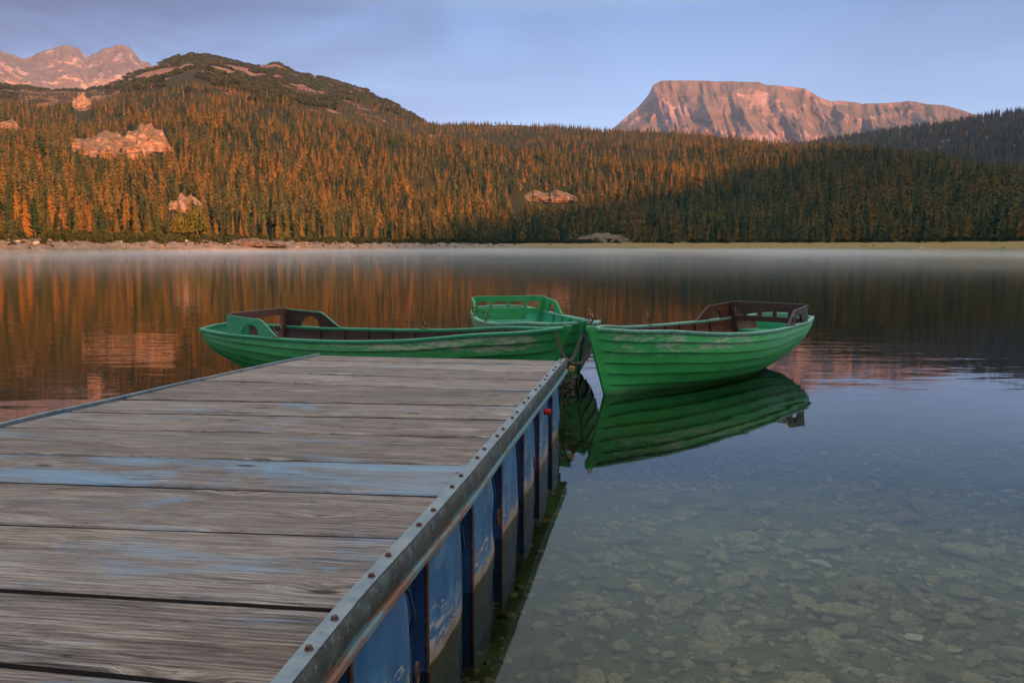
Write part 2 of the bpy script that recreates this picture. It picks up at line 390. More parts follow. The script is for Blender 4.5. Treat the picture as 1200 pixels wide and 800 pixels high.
# bolts in pairs
yb = YE - .10; pair = 0
while yb > -6.6:
    for off in (0, .17):
        y = yb - off; b = MB(); r = .0095; x = ex(RE, y) - STRIP / 2 + random.uniform(-.008, .008)
        b.cyl((x, y, HD + .008), r * 1.15, .002, 14); b.cyl((x, y, HD + .010), r, .0075, 6, r * .9)
        b.build('bolt', M['bolt'], dock, bevel=.001)
    yb -= .47 + random.uniform(-.02, .02)
# left edge strip
mb = MB(); p = [(x - .012, y, z) for x, y, z in edge_path(LE, YN, LE[-1][1], 0, HD - .002, 90, .006)]
mb.sweep(p, [(-.012, -.012), (.012, -.012), (.012, .012), (-.012, .012)]); mb.build('edge_strip', M['galv'], dock, bevel=.002)
mb = MB(); p = [(x + .004, y, z) for x, y, z in edge_path(LE, YN, LE[-1][1], -.012, HD - .065, 60)]
mb.sweep(p, [(-.012, -.05), (.008, -.05), (.008, .05), (-.012, .05)]); mb.build('edge_fascia', M['black'], dock)
# end beam, hull
yE = YE - .05; mb = MB()
a = lines[0]
mb.hexa([(ex(LE, yE) + .03, a[0] + a[1] * ex(LE, yE) - .12, HD - .20), (-.03, a[0] - .12, HD - .20), (-.03, a[0] - .04, HD - .20), (ex(LE, yE) + .03, a[0] + a[1] * ex(LE, yE) - .04, HD - .20)],
        [(ex(LE, yE) + .03, a[0] + a[1] * ex(LE, yE) - .12, HD - .056), (-.03, a[0] - .12, HD - .056), (-.03, a[0] - .04, HD - .056), (ex(LE, yE) + .03, a[0] + a[1] * ex(LE, yE) - .04, HD - .056)])
mb.build('end_beam', M['blue_dark'], dock)
mb = MB(); n = 60; ys = np.linspace(YN, YE - .25, n)
vs = []; fs = []
for y in ys:
    xr = ex(RE, y) - .085; xl = ex(LE, y) + .10
    vs += [(xl, y, HD - .07), (xr, y, HD - .07), (xr, y, -.38), (xl, y, -.38)]
for k in range(n - 1):
    for q in range(4): q2 = (q + 1) % 4; fs.append((k * 4 + q, k * 4 + q2, (k + 1) * 4 + q2, (k + 1) * 4 + q))
fs += [(3, 2, 1, 0), tuple((n - 1) * 4 + q for q in range(4))]
mb.add(vs, fs); mb.build('pontoon_hull', M['blue_dark'], dock)
# bulged side panels with rusty flange on the near edge
PX = []
y = YE - .05
while y > -8.0:
    w = .62 + random.uniform(-.03, .03); PX.append((y - w, y)); y -= w + .115
for (y0, y1) in PX:
    ztop = HD - .112; zb = -.34; nu, nv = 22, 16; G = []; ph = random.uniform(0, 9)
    for i in range(nu + 1):
        u = i / nu; y = y0 + (y1 - y0) * u; row = []
        # top outline: far corner rounded like an arch
        cut = 0 if u < .55 else .30 * (1 - math.sqrt(max(0, 1 - ((u - .55) / .45) ** 2)))
        for j in range(nv + 1):
            f = j / nv; z = ztop - cut + (zb - ztop + cut) * f
            bul = .034 * math.sin(math.pi * min(1, u * 1.0)) ** .6 if 0 < u < 1 else 0
            dent = .008 * float(vn(y * 6 + ph, z * 7))
            x = ex(RE, y) - .062 + bul * (.55 + .45 * math.sin(math.pi * min(1, f * 1.2))) + dent - (.020 if u > .9 else 0)
            row.append((x, y, z))
        G.append(row)
    mb = MB(); mb.grid(G); pan = mb.build('side_panel', M['blue'], dock, smooth=True)
    pan.modifiers.new('solid', 'SOLIDIFY').thickness = .004
    mb = MB(); fl = [(ex(RE, y0) - .040 + 0, y0 - .004, z) for q, z in enumerate(np.linspace(ztop, zb, 10))]
    mb.sweep([(x_ - .022, y_, z_) for x_, y_, z_ in fl], [(-.003, -.030), (.003, -.030), (.003, .030), (-.003, .030)], up=Vector((1, 0, 0))); mb.build('flange', M['blue_dark'], pan)
    mb = MB(); mb.tube([(x_ + .006, y_, z_) for x_, y_, z_ in fl], .008, 6); mb.build('rusty_edge', M['rust'], pan, smooth=True)
    pth = [(ex(RE, y1) - .066, y1 + .002, z) for z in np.linspace(ztop - .26, zb, 9)]
    pth = [(ex(RE, y0 + (y1 - y0) * u) - .045, y0 + (y1 - y0) * u + .004, ztop - .30 * (1 - math.sqrt(1 - ((u - .55) / .45) ** 2)) + .002) for u in (.60, .70, .80, .88, .94, .98)] + pth
    mb = MB(); mb.tube(pth, .007, 6); mb.build('welded_edge', M['blue_dark'], pan, smooth=True)
# hooks and the red reflector on the side
for q, (u, z) in enumerate(((PX[2][0] + .25, .16), (PX[4][0] + .45, .2), (PX[6][0] + .50, .12))):
    mb = MB(); x = ex(RE, u) + .0
    mb.tube([(x, u + .018 * math.cos(t), z + .035 * math.sin(t)) for t in np.linspace(0, 2 * math.pi, 13)[:-1]], .006, 6, closed=True)
    mb.build('mooring_ring', M['rust'], dock, smooth=True)
pr = at_y(633, 482, 6.05); l = loc(pr)
mb = MB(); cx = ex(RE, l[1]) + .02
mb.sweep([(cx - .035, l[1], pr.z), (cx + .012, l[1], pr.z)], [(.020 * math.cos(a), .020 * math.sin(a)) for a in np.linspace(0, 2 * math.pi, 15)[:-1]])
mb.build('reflector', M['red'], dock, bevel=.003)

# ------------------------------------------------------------------ boats
L = 4.25
TT = [0, .04, .1, .2, .35, .5, .65, .8, .89, .95, 1]
BB = [.025, .12, .26, .44, .61, .68, .66, .58, .54, .47, .40]
SS = [.70, .68, .655, .635, .575, .545, .535, .540, .550, .562, .575]
from bisect import bisect
def spl(X, Y, t):
    # Catmull-Rom
    i = min(max(bisect(X, t) - 1, 0), len(X) - 2); x0, x1 = X[i], X[i + 1]; f = (t - x0) / (x1 - x0)
    def sl(k):
        if k <= 0: return (Y[1] - Y[0]) / (X[1] - X[0])
        if k >= len(X) - 1: return (Y[-1] - Y[-2]) / (X[-1] - X[-2])
        return (Y[k + 1] - Y[k - 1]) / (X[k + 1] - X[k - 1])
    m0, m1 = sl(i) * (x1 - x0), sl(i + 1) * (x1 - x0)
    return (2 * f**3 - 3 * f**2 + 1) * Y[i] + (f**3 - 2 * f**2 + f) * m0 + (-2 * f**3 + 3 * f**2) * Y[i + 1] + (f**3 - f**2) * m1
def bt(t): return spl(TT, BB, t)
def st_(t): return spl(TT, SS, t)
def kt(t): return -.15 + (.0 if t < .55 else .40 * ((t - .55) / .45) ** 2)
def hullp(t, v, shrink=0.0):
    b = max(.004, bt(t) - shrink); s = st_(t); k = kt(t) + shrink
    w = min(1, t / .35); w = w * w * (3 - 2 * w)
    n_ = 1.05 + 1.15 * w; m_ = 1.0 + .45 * w
    y = b * max(0, 1 - v ** n_) ** (1 / m_); z = s - (s - k) * v
    x = t * L + .36 * ((s - z) / (s + .15)) * (1 - t) ** 5 - .10 * max(0, (s - z)) / .5 * max(0, t - .8) / .2
    return Vector((x, y, z))
def gun(t, side, off=0, dz=0):
    p = hullp(t, 0); return Vector((p.x, side * (p.y + off), p.z + dz))
def make_boat(name_, label, bow, ang, mt):
    bt_ = empty('rowing_boat', (bow[0], bow[1], 0), ang); bt_.scale = (mt.get('len', 1), 1, 1); tag(bt_, label, 'boat', 'green rowing boats moored at the dock end')
    ts = [0, .008, .02, .04, .07, .1, .14, .18] + list(np.linspace(.22, 1, 30))
    NS = 7; mb = MB()
    vb = [0, .13, .27, .41, .55, .69, .84, 1.0]
    for sd in (1, -1):
        G = []
        for t in ts:
            row = []
            for j in range(NS):
                for q in range(4):
                    f = q / 3; v = vb[j] + (vb[j + 1] - vb[j]) * f
                    p = hullp(t, v); p2 = hullp(t, min(1, v + .01)); p1 = hullp(t, max(0, v - .01))
                    tg = (p2 - p1); nrm = Vector((0, -tg.z, tg.y)).normalized(); nrm = nrm if nrm.y > 0 else -nrm
                    if j == NS - 1 and q == 3: nrm = Vector((0, 0, -1))
                    off = .026 * f * min(1, t / .03 + .15) * (1 if j < NS - 1 else 0)
                    p = p + nrm * off; row.append((p.x, sd * max(p.y, .0), p.z))
            G.append(row)
        mb.grid(G, flip=(sd == 1))
    hull = mb.build('hull', mt['hull'], bt_, smooth_angle=28)
    # transom
    tr = []; N = 18
    for sd in (1, -1):
        pts = [hullp(1, v) for v in np.linspace(0, 1, N)]
        pts = [Vector((p.x, sd * p.y, p.z)) for p in pts]; tr.append(pts)
    mb = MB(); G = [[tr[0][i], tr[1][i]] for i in range(N)]
    mb.grid([[g[0] + Vector((.004, 0, 0)), g[1] + Vector((.004, 0, 0))] for g in G]); mb.grid([[g[0] - Vector((.03, 0, 0)), g[1] - Vector((.03, 0, 0))] for g in G], flip=True)
    mb.build('transom', mt['transom'], bt_)
    # lining (inner skin and sole)
    mb = MB(); ls = [.012, .03, .06] + list(np.linspace(.1, .992, 34))
    for sd in (1, -1):
        G = []
        for t in ls:
            row = []
            for v in np.linspace(.0, 1, 16):
                p = hullp(t, v, .022); z = p.z
                row.append((p.x, sd * p.y, max(z - .012, .05)))
            G.append(row)
        mb.grid(G, flip=(sd == -1))
    mb.build('lining', mt['lining'], bt_, smooth_angle=40)
    for t in np.arange(.13, .85, .072):
        for sd in (1, -1):
            mb = MB(); pth = []
            for v in np.linspace(.03, .75, 12):
                p = hullp(t, v, .03)
                if p.z > .06: pth.append((p.x, sd * p.y, p.z))
            if len(pth) > 2: mb.sweep(pth, [(-.014, -.009), (.014, -.009), (.014, .009), (-.014, .009)], up=Vector((1, 0, 0))); mb.build('rib', mt['rib'], bt_)
    # stem post
    mb = MB(); pth = []
    for v in np.linspace(-.035, 1.0, 16):
        p = hullp(0, max(0, v)); z = p.z + (.018 if v < 0 else 0); pth.append((p.x - .006, 0, z))
    prof = [(-.020, -.030), (.020, -.030), (.034, .020), (-.034, .020)]
    vs = []
    for (x, y_, z) in pth: vs += [(x - .034, -.014, z), (x - .034, .014, z), (x + .040, .045, z), (x + .040, -.045, z)]
    fs = [(k * 4 + q, k * 4 + (q + 1) % 4, (k + 1) * 4 + (q + 1) % 4, (k + 1) * 4 + q) for k in range(len(pth) - 1) for q in range(4)] + [(3, 2, 1, 0), tuple(len(vs) - 4 + q for q in range(4))]
    mb.add(vs, fs); mb.build('stem_post', mt['stem'], bt_, bevel=.004)
    # gunwale rails (each side) and breasthook
    tg_ = [.012] + list(np.linspace(.03, 1, 44))
    for sd in (1, -1):
        mb = MB(); mb.sweep([gun(t, sd, .0) for t in tg_], [(-.024, -.018), (.024, -.018), (.028, .004), (.020, .014), (-.020, .014), (-.028, .004)])
        mb.build('gunwale', mt['rim'], bt_, smooth_angle=35)
    mb = MB(); G = [[gun(t, 1, -.01, -.004), gun(t, -1, -.01, -.004)] for t in (.01, .03, .055, .08)]
    mb.grid(G, True); mb.grid([[a - Vector((0, 0, .025)), b - Vector((0, 0, .025))] for a, b in G]); mb.build('bow_deck', mt['bowdeck'], bt_)
    mb = MB(); a, b = gun(1, 1, .02), gun(1, -1, .02); mid = (a + b) / 2 + Vector((0, 0, .028))
    mb.sweep([a, a.lerp(mid, .6) + Vector((0, 0, .01)), mid, b.lerp(mid, .6) + Vector((0, 0, .01)), b], [(-.03, -.03), (.022, -.03), (.022, .016), (-.03, .016)]); mb.build('stern_rail', mt['rim'], bt_, bevel=.004)
    # thwarts
    def thwart(t0, t1, dz, mat, name='thwart'):
        mb = MB(); z = st_((t0 + t1) / 2) - dz
        def yy(t):
            v = dz / (st_(t) - kt(t)); return hullp(t, v).y - .02
        n = 6; TS = np.linspace(t0, t1, n); top = [[(t * L, yy(t), z), (t * L, -yy(t), z)] for t in TS]
        mb.grid(top, True); mb.grid([[(a[0], a[1], z - .03), (b[0], b[1], z - .03)] for a, b in top])
        for e, fl in ((0, 0), (-1, 1)):
            a, b = top[e]; q = [a, b, (b[0], b[1], z - .03), (a[0], a[1], z - .03)]; mb.add(q if fl else q[::-1], [(0, 1, 2, 3)])
        return mb.build(name, mat, bt_)
    thwart(.30, .345, .17, mt['thwart']); thwart(.52, .565, .17, mt['thwart'])
    if mt['seat_mode'] == 'boards':
        w = .035
        for q in range(4): thwart(.725 + q * .04, .725 + q * .04 + .0375, .20, mt['seat'], 'seat_board')
    else: thwart(.77, .885, .22, mt['seat'], 'stern_seat')
    thwart(.90, .985, .16, mt['aft'], 'aft_deck')
    # arm rests with arch
    XB = .89 * L; TH = mt.get('armh', .20)
    for sd in (1, -1):
        mb = MB(); cols = []
        for xx in np.linspace(0, .74, 38):
            t = (XB - xx) / L; g0 = gun(t, sd, -.004)
            if xx < .46: top = TH - .02 * (xx / .46)
            else: f = (xx - .46) / .28; f = f * f * (3 - 2 * f) * .5 + f * .5; top = (TH - .02) * (1 - f)
            top = max(top, .012)
            c0, rr = .335, .125
            lo = .0
            if abs(xx - c0) < rr: lo = .128 * math.sqrt(1 - ((xx - c0) / rr) ** 2)
            lo = min(lo, top - .01)
            cols.append((g0, g0.z + lo + .008, g0.z + top + .012))
        th = .013; vs = []
        for g0, zl, zt in cols:
            for dy, z in ((-th, zl), (th, zl), (th, zt), (-th, zt)): vs.append((g0.x, g0.y + dy, z))
        fs = [(k * 4 + q, k * 4 + (q + 1) % 4, (k + 1) * 4 + (q + 1) % 4, (k + 1) * 4 + q) for k in range(len(cols) - 1) for q in range(4)] + [(0, 1, 2, 3), tuple(len(vs) - 4 + q for q in range(4))[::-1]]
        mb.add(vs, fs); o = mb.build('armrest', mt['arm_out'], bt_, smooth_angle=35)
        # painted edge / other colour inside
        if mt['arm_in'] is not None:
            mb = MB(); G = []
            for g0, zl, zt in cols: G.append([(g0.x, g0.y - sd * (th + .003), zl + .004), (g0.x, g0.y - sd * (th + .003), zt - .010)])
            mb.grid(G, flip=(sd == 1)); mb.build('inner_face', mt['arm_in'], o, smooth=True)
    # backrest
    bk = mt['back']; yb = bt(.89) - .02; zt = st_(.89) + TH + .022
    for sd in (1, -1):
        mb = MB(); mb.hexa([(XB - .02, sd * (yb - .09) - .035, .34), (XB + .02, sd * (yb - .09) - .035, .34), (XB + .02, sd * (yb - .09) + .035, .34), (XB - .02, sd * (yb - .09) + .035, .34)],
                           [(XB - .02, sd * yb - .04, zt), (XB + .02, sd * yb - .04, zt), (XB + .02, sd * yb + .02, zt), (XB - .02, sd * yb + .02, zt)])
        mb.build('backrest_post', bk, bt_, bevel=.006)
    mb = MB(); mb.box(XB - .016, XB + .016, -yb + .025, yb - .025, zt - .075, zt + .006); mb.build('top_rail', bk, bt_, bevel=.005)
    if mt['spindles']:
        mb = MB(); mb.box(XB - .014, XB + .014, -yb + .03, yb - .03, zt - .245, zt - .175); mb.build('lower_rail', bk, bt_, bevel=.004)
        for q in range(mt['spindles']):
            yy = -yb + (q + 1) * 2 * yb / (mt['spindles'] + 1); mb = MB(); mb.box(XB - .011, XB + .011, yy - mt['sw'], yy + mt['sw'], zt - .178, zt - .072); mb.build('spindle', mt.get('spmat', bk), bt_, bevel=.003)
    # oarlocks
    for t, sd, rot in mt['locks']:
        g0 = gun(t, sd, -.0, .014); mb = MB()
        mb.tube([g0, g0 + Vector((0, 0, .045))], .008, 8)
        c = g0 + Vector((0, 0, .088)); pts = []
        ca, sa = math.cos(rot), math.sin(rot)
        for a in np.linspace(R(-245), R(65), 18):
            x = .034 * math.cos(a); z = .046 * math.sin(a); pts.append(c + Vector((x * ca, x * sa, z)))
        mb.tube(pts, .0085, 8); mb.box(g0.x - .05, g0.x + .05, g0.y - .022, g0.y + .022, g0.z - .002, g0.z + .010)
        mb.build('oarlock', M['bronze'], bt_, smooth_angle=40)
    # stem ring
    mb = MB(); p = hullp(0, .18); c = Vector((p.x - .055, 0, p.z))
    mb.tube([c + Vector((.02 * math.cos(a), 0, .024 * math.sin(a))) for a in np.linspace(0, 2 * math.pi, 13)[:-1]], .005, 6, closed=True)
    mb.build('mooring_ring', M['chain'], bt_, smooth=True)
    return bt_
bowL = on_z(670, 376.5, .76); bowR = on_z(690, 380, .76); bowC = Vector((.76, 9.42, 0))
boatL = make_boat('L', 'green rowing boat behind the dock end with single brown back rail and tan scraped side', (bowL.x - .03, bowL.y + .03), R(159.5),
    dict(len=.975, hull=M['gA'], transom=M['rimA'], lining=M['brown'], rib=M['brown'], stem=M['gA'], rim=M['rimA'], bowdeck=M['gA'], thwart=M['brown'], seat=M['brown'], aft=M['brown'], seat_mode='seat',
         arm_out=M['rimA'], arm_in=M['brown'], back=M['railbrown'], spindles=0, sw=.02, locks=((.72, 1, .3), (.46, -1, .9))))
boatC = make_boat('C', 'all green rowing boat in the middle, seen bow on, with green slatted backrest', (bowC.x, bowC.y), math.atan2(3.9, -.86),
    dict(hull=M['gB'], transom=M['gBi'], lining=M['gBs'], rib=M['gB'], stem=M['gB'], rim=M['rim'], bowdeck=M['gBs'], thwart=M['gBs'], seat=M['gBs'], aft=M['gBs'], seat_mode='boards',
         arm_out=M['gBi'], arm_in=None, back=M['gBi'], spindles=3, sw=.018, locks=((.72, 1, .2), (.47, -1, .2), (.47, 1, .9))))
boatR = make_boat('R', 'green rowing boat on the right side with dark brown slatted backrest and reddish brown inside', (bowR.x + .03, bowR.y + .28), R(47.7),
    dict(hull=M['gC'], transom=M['gCi'], lining=M['redbrown'], rib=M['brown'], stem=M['gC'], rim=M['rim'], bowdeck=M['brown'], thwart=M['brown'], seat=M['brown'], aft=M['gCi'], seat_mode='seat',
         arm_out=M['brown'], arm_in=M['redbrown'], back=M['brown'], spindles=4, sw=.026, locks=((.76, -1, 1.0), (.48, 1, .6), (.05, 1, 1.2))))

# ------------------------------------------------------------------ chains and padlock
def chain(path, name='chain', link=.048, wire=.0047, label=''):
    P = [Vector(p) for p in path]; seg = [(P[i + 1] - P[i]).length for i in range(len(P) - 1)]; tot = sum(seg)
    mb = MB(); s = 0; k = 0; pitch = link * .72
    while s < tot - pitch * .5:
        d = s; i = 0
        while i < len(seg) - 1 and d > seg[i]: d -= seg[i]; i += 1
        t = (P[i + 1] - P[i]).normalized(); c = P[i] + t * (d + pitch / 2)
        a = t.cross(Vector((.3, .9, .1))).normalized(); b = t.cross(a).normalized(); w = a if k % 2 else b
        pts = []
        for q in range(14):
            an = 2 * math.pi * q / 14; pts.append(c + t * (math.cos(an) * link * .5) + w * (math.sin(an) * link * .30))
        nrm = t.cross(w).normalized(); mb.sweep(pts, [(wire * math.cos(2 * math.pi * z / 6), wire * math.sin(2 * math.pi * z / 6)) for z in range(6)], closed=True, up=nrm)
        s += pitch; k += 1
    o = mb.build(name, M['chain'], None, smooth=True); tag(o, label, 'chain', 'mooring chains at the dock corner'); return o
def sag(a, b, s, n=14):
    return [a.lerp(b, k / n) + Vector((0, 0, -s * 4 * (k / n) * (1 - k / n))) for k in range(n + 1)]
knot = at_y(668, 424, 8.05)
mwL = boatL.matrix_basis; mwC = boatC.matrix_basis; mwR = boatR.matrix_basis
eL = mwL @ (hullp(.022, .05) + Vector((0, .03, .03))); eC = mwC @ (hullp(0, .14) + Vector((-.06, 0, 0))); eR = mwR @ (hullp(0, .26) + Vector((-.06, 0, 0)))
chain(sag(eL, knot, .07), label='steel chain from the left boat bow down to the brass padlock')
chain(sag(eC, knot, .04), label='short steel chain from the middle boat stem to the padlock')
chain(sag(eR, knot, .07), label='steel chain from the right boat stem to the padlock')
c = Vector((knot.x - .03, knot.y - .05, knot.z - .14))
pts = [c + Vector((.05 * math.cos(a) * (1 + .3 * math.sin(3 * a)), .03 * math.sin(2 * a), .045 * math.sin(a) - a * .004)) for a in np.linspace(0, 4 * math.pi, 40)]
pts = [p + Vector((.02 * math.sin(i * .9), 0, -.0018 * i)) for i, p in enumerate(pts * 2)]
chain(pts, link=.036, wire=.005, label='bunched loops of steel chain below the brass padlock')
chain([c + Vector((-.02, 0, -.03)), c + Vector((-.045, -.01, -.25)), c + Vector((-.04, -.02, -.55))], link=.042, wire=.0048, label='thin loose chain end hanging into the water beside the dock')
pad = empty('padlock', (knot.x + .015, knot.y - .03, knot.z - .055)); tag(pad, 'small brass padlock joining the chains at the dock corner', 'padlock')
mb = MB(); mb.box(-.028, .028, -.010, .010, -.027, .022); mb.build('lock_body', M['brass'], pad, bevel=.004); pad.rotation_euler = (0, R(10), R(-8))
mb = MB(); mb.tube([(.018 * math.cos(a), 0, .022 + .026 * math.sin(a)) for a in np.linspace(0, math.pi, 10)], .004, 8); mb.build('shackle', M['chain'], pad, smooth=True)

# ------------------------------------------------------------------ lake bed and water
SH = by_px([(-300, 170), (0, 205), (150, 250), (300, 300), (450, 360), (600, 400), (750, 400), (900, 370), (1050, 320), (1200, 250), (1500, 200)])
def shore(az):
    s = SH(az); return s + 13 * fbm(az * 32, az * 0 + 2.2, 5)
def bed_z(x, y):
    r = np.hypot(x, y); z = -.42 - .05 * np.maximum(0, y - 2.0) - .0040 * np.maximum(0, y - 5) ** 1.9 * 1.0
    z = z + .10 * fbm(x * .6, y * .6, 3) - .06 * np.maximum(0, 1.0 - x)
    z = np.maximum(z, -14 + .4 * fbm(x * .05, y * .05, 3))
    return z
def polar_mesh(name, az, rr, hf, mat, kind='structure'):
    A, Rr = np.meshgrid(az, rr, indexing='ij'); Z = hf(A, Rr)
    V = np.stack([np.sin(A) * Rr, np.cos(A) * Rr, Z], -1).reshape(-1, 3)
    n, m = A.shape; idx = np.arange(n * m).reshape(n, m)
    Fq = np.stack([idx[:-1, :-1], idx[:-1, 1:], idx[1:, 1:], idx[1:, :-1]], -1).reshape(-1, 4)[:, ::-1]
    me = bpy.data.meshes.new(name); me.vertices.add(len(V)); me.vertices.foreach_set('co', V.ravel())
    me.loops.add(Fq.size); me.loops.foreach_set('vertex_index', Fq.ravel()); me.polygons.add(len(Fq))
    me.polygons.foreach_set('loop_start', np.arange(len(Fq)) * 4); me.polygons.foreach_set('loop_total', np.full(len(Fq), 4))
    me.update(calc_edges=True); me.materials.append(mat); me.polygons.foreach_set('use_smooth', [True] * len(Fq))
    o = bpy.data.objects.new(name, me); COL.objects.link(o); o['kind'] = kind; return o

def mat_bed():
    t = NT('lake_bed_silt'); v = t.coord(); n = t.noise(v, 3, 7, .7); n2 = t.noise(v, 18, 5, .7)
    c = t.ramp(n, [(.3, (.025, .034, .010)), (.5, (.065, .075, .025)), (.7, (.15, .15, .055))])
    c = t.mix(t.ramp(n2, [(.5, 0), (.7, .5)]), c, (.05, .075, .02))
    return t.pbr(c, .9, 0, t.bump(n2, .8, .03), .2)
def mat_stone(name, a, b, moss=.5):
    t = NT(name); oi = t.n('ShaderNodeObjectInfo'); v = t.coord(); n = t.noise(v, 7, 7, .7); n2 = t.noise(v, 25, 5, .65)
    c = t.mix(t.ramp(n, [(.3, 0), (.7, 1)]), a, b); c = t.mix(oi.outputs['Random'], c, t.mix(1, c, (.30, .32, .24), 'MULTIPLY'))
    c = t.mix(t.math('MULTIPLY', t.ramp(n2, [(.42, 0), (.6, 1)]), moss), c, (.06, .075, .022))
    return t.pbr(c, .8, 0, t.bump(n2, .3, .006), .3)
M['bed'] = mat_bed()
M['stone'] = mat_stone('algae_covered_stone', (.09, .075, .040), (.46, .33, .20), .6)
M['stone_pale'] = mat_stone('pale_lake_stone', (.36, .32, .27), (.60, .56, .50), .3)
azb = np.linspace(R(-60), R(60), 120); rb = np.concatenate([np.linspace(.2, 12, 70), np.geomspace(12.5, 500, 60)])
def bedh(A, Rr):
    x = np.sin(A) * Rr; y = np.cos(A) * Rr; z = bed_z(x, y); s = shore(A)
    return np.where(Rr > s - 25, np.maximum(z, (Rr - s) * .16), z) - np.where(Rr > s + 4, 3.0, 0) - .0
def bed_full():
    o = polar_mesh('lake_bed', azb, rb, lambda A, r: np.minimum(bedh(A, r), -.05), M['bed'])
    return o
bed_full()
# bed behind the camera so the water box is closed over solid ground everywhere
mb = MB(); mb.add([(-900, -400, -15.2), (900, -400, -15.2), (900, 700, -15.2), (-900, 700, -15.2)], [(0, 1, 2, 3)]); o = mb.build('deep_lake_floor', M['bed']); o['kind'] = 'structure'

def mat_water():
    t = NT('lake_water'); v = t.coord(); x, y, z = t.sep(v)
    lw = t.noise(t.coord((.035, .012, 1)), 1, 3, .5)                         # patches of ruffled water
    patch = t.ramp(lw, [(.44, 0), (.60, 1)])
    w1 = t.noise(t.coord((1.1, 2.6, 1)), 1, 3, .5); w2 = t.noise(t.coord((5.0, 8.0, 1)), 1, 2, .5, .3); w3 = t.noise(t.coord((.25, .5, 1)), 1, 2, .5)
    far = t.ramp(t.math('DIVIDE', y, 60.0), [(.10, .10), (.20, .75), (1, 1)])
    h = t.math('ADD', t.math('MULTIPLY', w1, .0062), t.math('MULTIPLY', t.math('MULTIPLY', w2, patch), .0022))
    h = t.math('ADD', h, t.math('MULTIPLY', w3, .009)); h = t.math('MULTIPLY', h, far)
    b = t.n('ShaderNodeBump'); b.inputs['Strength'].default_value = 1; b.inputs['Distance'].default_value = 1.0; t.l(h, b.inputs['Height'])
    fr = t.n('ShaderNodeFresnel'); fr.inputs['IOR'].default_value = 1.333; t.l(b.outputs[0], fr.inputs['Normal'])
    gl = t.n('ShaderNodeBsdfGlossy'); gl.inputs['Roughness'].default_value = .02; gl.inputs['Color'].default_value = (1, 1, 1, 1); t.l(b.outputs[0], gl.inputs['Normal'])
    tr = t.n('ShaderNodeBsdfTransparent'); tr.inputs['Color'].default_value = (.93, .95, .93, 1)
    mx = t.n('ShaderNodeMixShader'); t.l(fr.outputs[0], mx.inputs[0]); t.l(tr.outputs[0], mx.inputs[1]); t.l(gl.outputs[0], mx.inputs[2]); t.l(mx.outputs[0], t.out.inputs[0])
    va = t.n('ShaderNodeVolumeAbsorption'); va.inputs['Color'].default_value = (.44, .72, .48, 1); va.inputs['Density'].default_value = .36; t.l(va.outputs[0], t.out.inputs[1])
    return t.m
mb = MB(); mb.box(-800, 800, -300, 600, -15.0, 0); o = mb.build('lake_water', mat_water()); o['kind'] = 'structure'

# stones
def stone_mesh(seed, n=2, flat=.42):
    import bmesh
    bm = bmesh.new(); bmesh.ops.create_icosphere(bm, subdivisions=n, radius=.5); r_ = random.Random(seed)
    cuts = [(Vector((r_.gauss(0, 1), r_.gauss(0, 1), r_.gauss(0, 1))).normalized(), r_.uniform(.26, .42)) for _ in range(9)]
    for v in bm.verts:
        for nn, d in cuts:
            k = v.co.dot(nn)
            if k > d: v.co -= nn * (k - d) * .9
        v.co += v.co.normalized() * .05 * mnoise.noise(v.co * 3 + Vector((seed, 0, 0))); v.co.z *= flat
    me = bpy.data.meshes.new('stone'); bm.to_mesh(me); bm.free(); me.polygons.foreach_set('use_smooth', [True] * len(me.polygons)); return me
SM = []
for k in range(12): me = stone_mesh(k * 13 + 1, 3); me.materials.append(M['stone']); SM.append(me)
SP = stone_mesh(771, 3); SP.materials.append(M['stone_pale'])
def put_stone(x, y, s, me, label, group):
    o = bpy.data.objects.new('stone', me); COL.objects.link(o); z = float(bed_z(np.array(x), np.array(y)))
    o.location = (x, y, z + s * .10); o.scale = (s * random.uniform(.9, 1.7), s * random.uniform(.7, 1.05), s * random.uniform(.7, 1.1)); o.rotation_euler = (random.uniform(-.2, .2), random.uniform(-.2, .2), random.uniform(0, 6.28))
    tag(o, label, 'stone', group); return o
def bedpt(px, py):
    d = pix_dir(px, py); k = .5
    for _ in range(60):
        q = d * k; z = HC + q.z
        if z < float(bed_z(np.array(q.x), np.array(q.y))): break
        k *= 1.0
        k += .0001 * max(1, 1)
        if k > 1: break
    k = .0005
    while k < .03:
        q = d * k
        if HC + q.z < float(bed_z(np.array(q.x), np.array(q.y))): return q.x, q.y
        k += .00003
    return None
for (px, py, s, lab) in ((1073, 752, .13, 'pale angular stone on the lake bed near the bottom right corner'), (1118, 765, .085, 'small rounded grey stone just right of the pale angular one'),
                         (952, 706, .07, 'small chipped bluish white stone on the lake bed'), (957, 663, .17, 'flat light grey slab stone under the water'), (787, 716, .20, 'large smooth brown stone in the middle of the stony bed')):
    q = bedpt(px, py)
    if q: put_stone(q[0], q[1], s, SP if ('pale' in lab or 'white' in lab or 'light' in lab) else SM[3], lab, None)
cnt = 0; placed = []
LB = ['brown algae covered stone lying on the lake bed right of the dock']
tries = 0
while cnt < 285 and tries < 6000:
    tries += 1
    px = random.uniform(560, 1215); py = random.uniform(0, 1) ** .75 * 225 + 590
    q = bedpt(px, py)
    if not q: continue
    s = random.choice((.06, .08, .09, .11, .14, .19)) * random.uniform(.8, 1.25) * (1.35 if py < 660 else 1)
    if any((q[0] - a) ** 2 + (q[1] - b) ** 2 < ((s + c) * .36) ** 2 for a, b, c in placed): continue
    if loc(q)[0] < .12: continue
    placed.append((q[0], q[1], s)); sz = 'small' if s < .12 else ('medium' if s < .2 else 'large')
    put_stone(q[0], q[1], s, random.choice(SM), f'{sz} brown algae covered stone on the lake bed right of the dock', f'{sz} stones on the lake bed'); cnt += 1
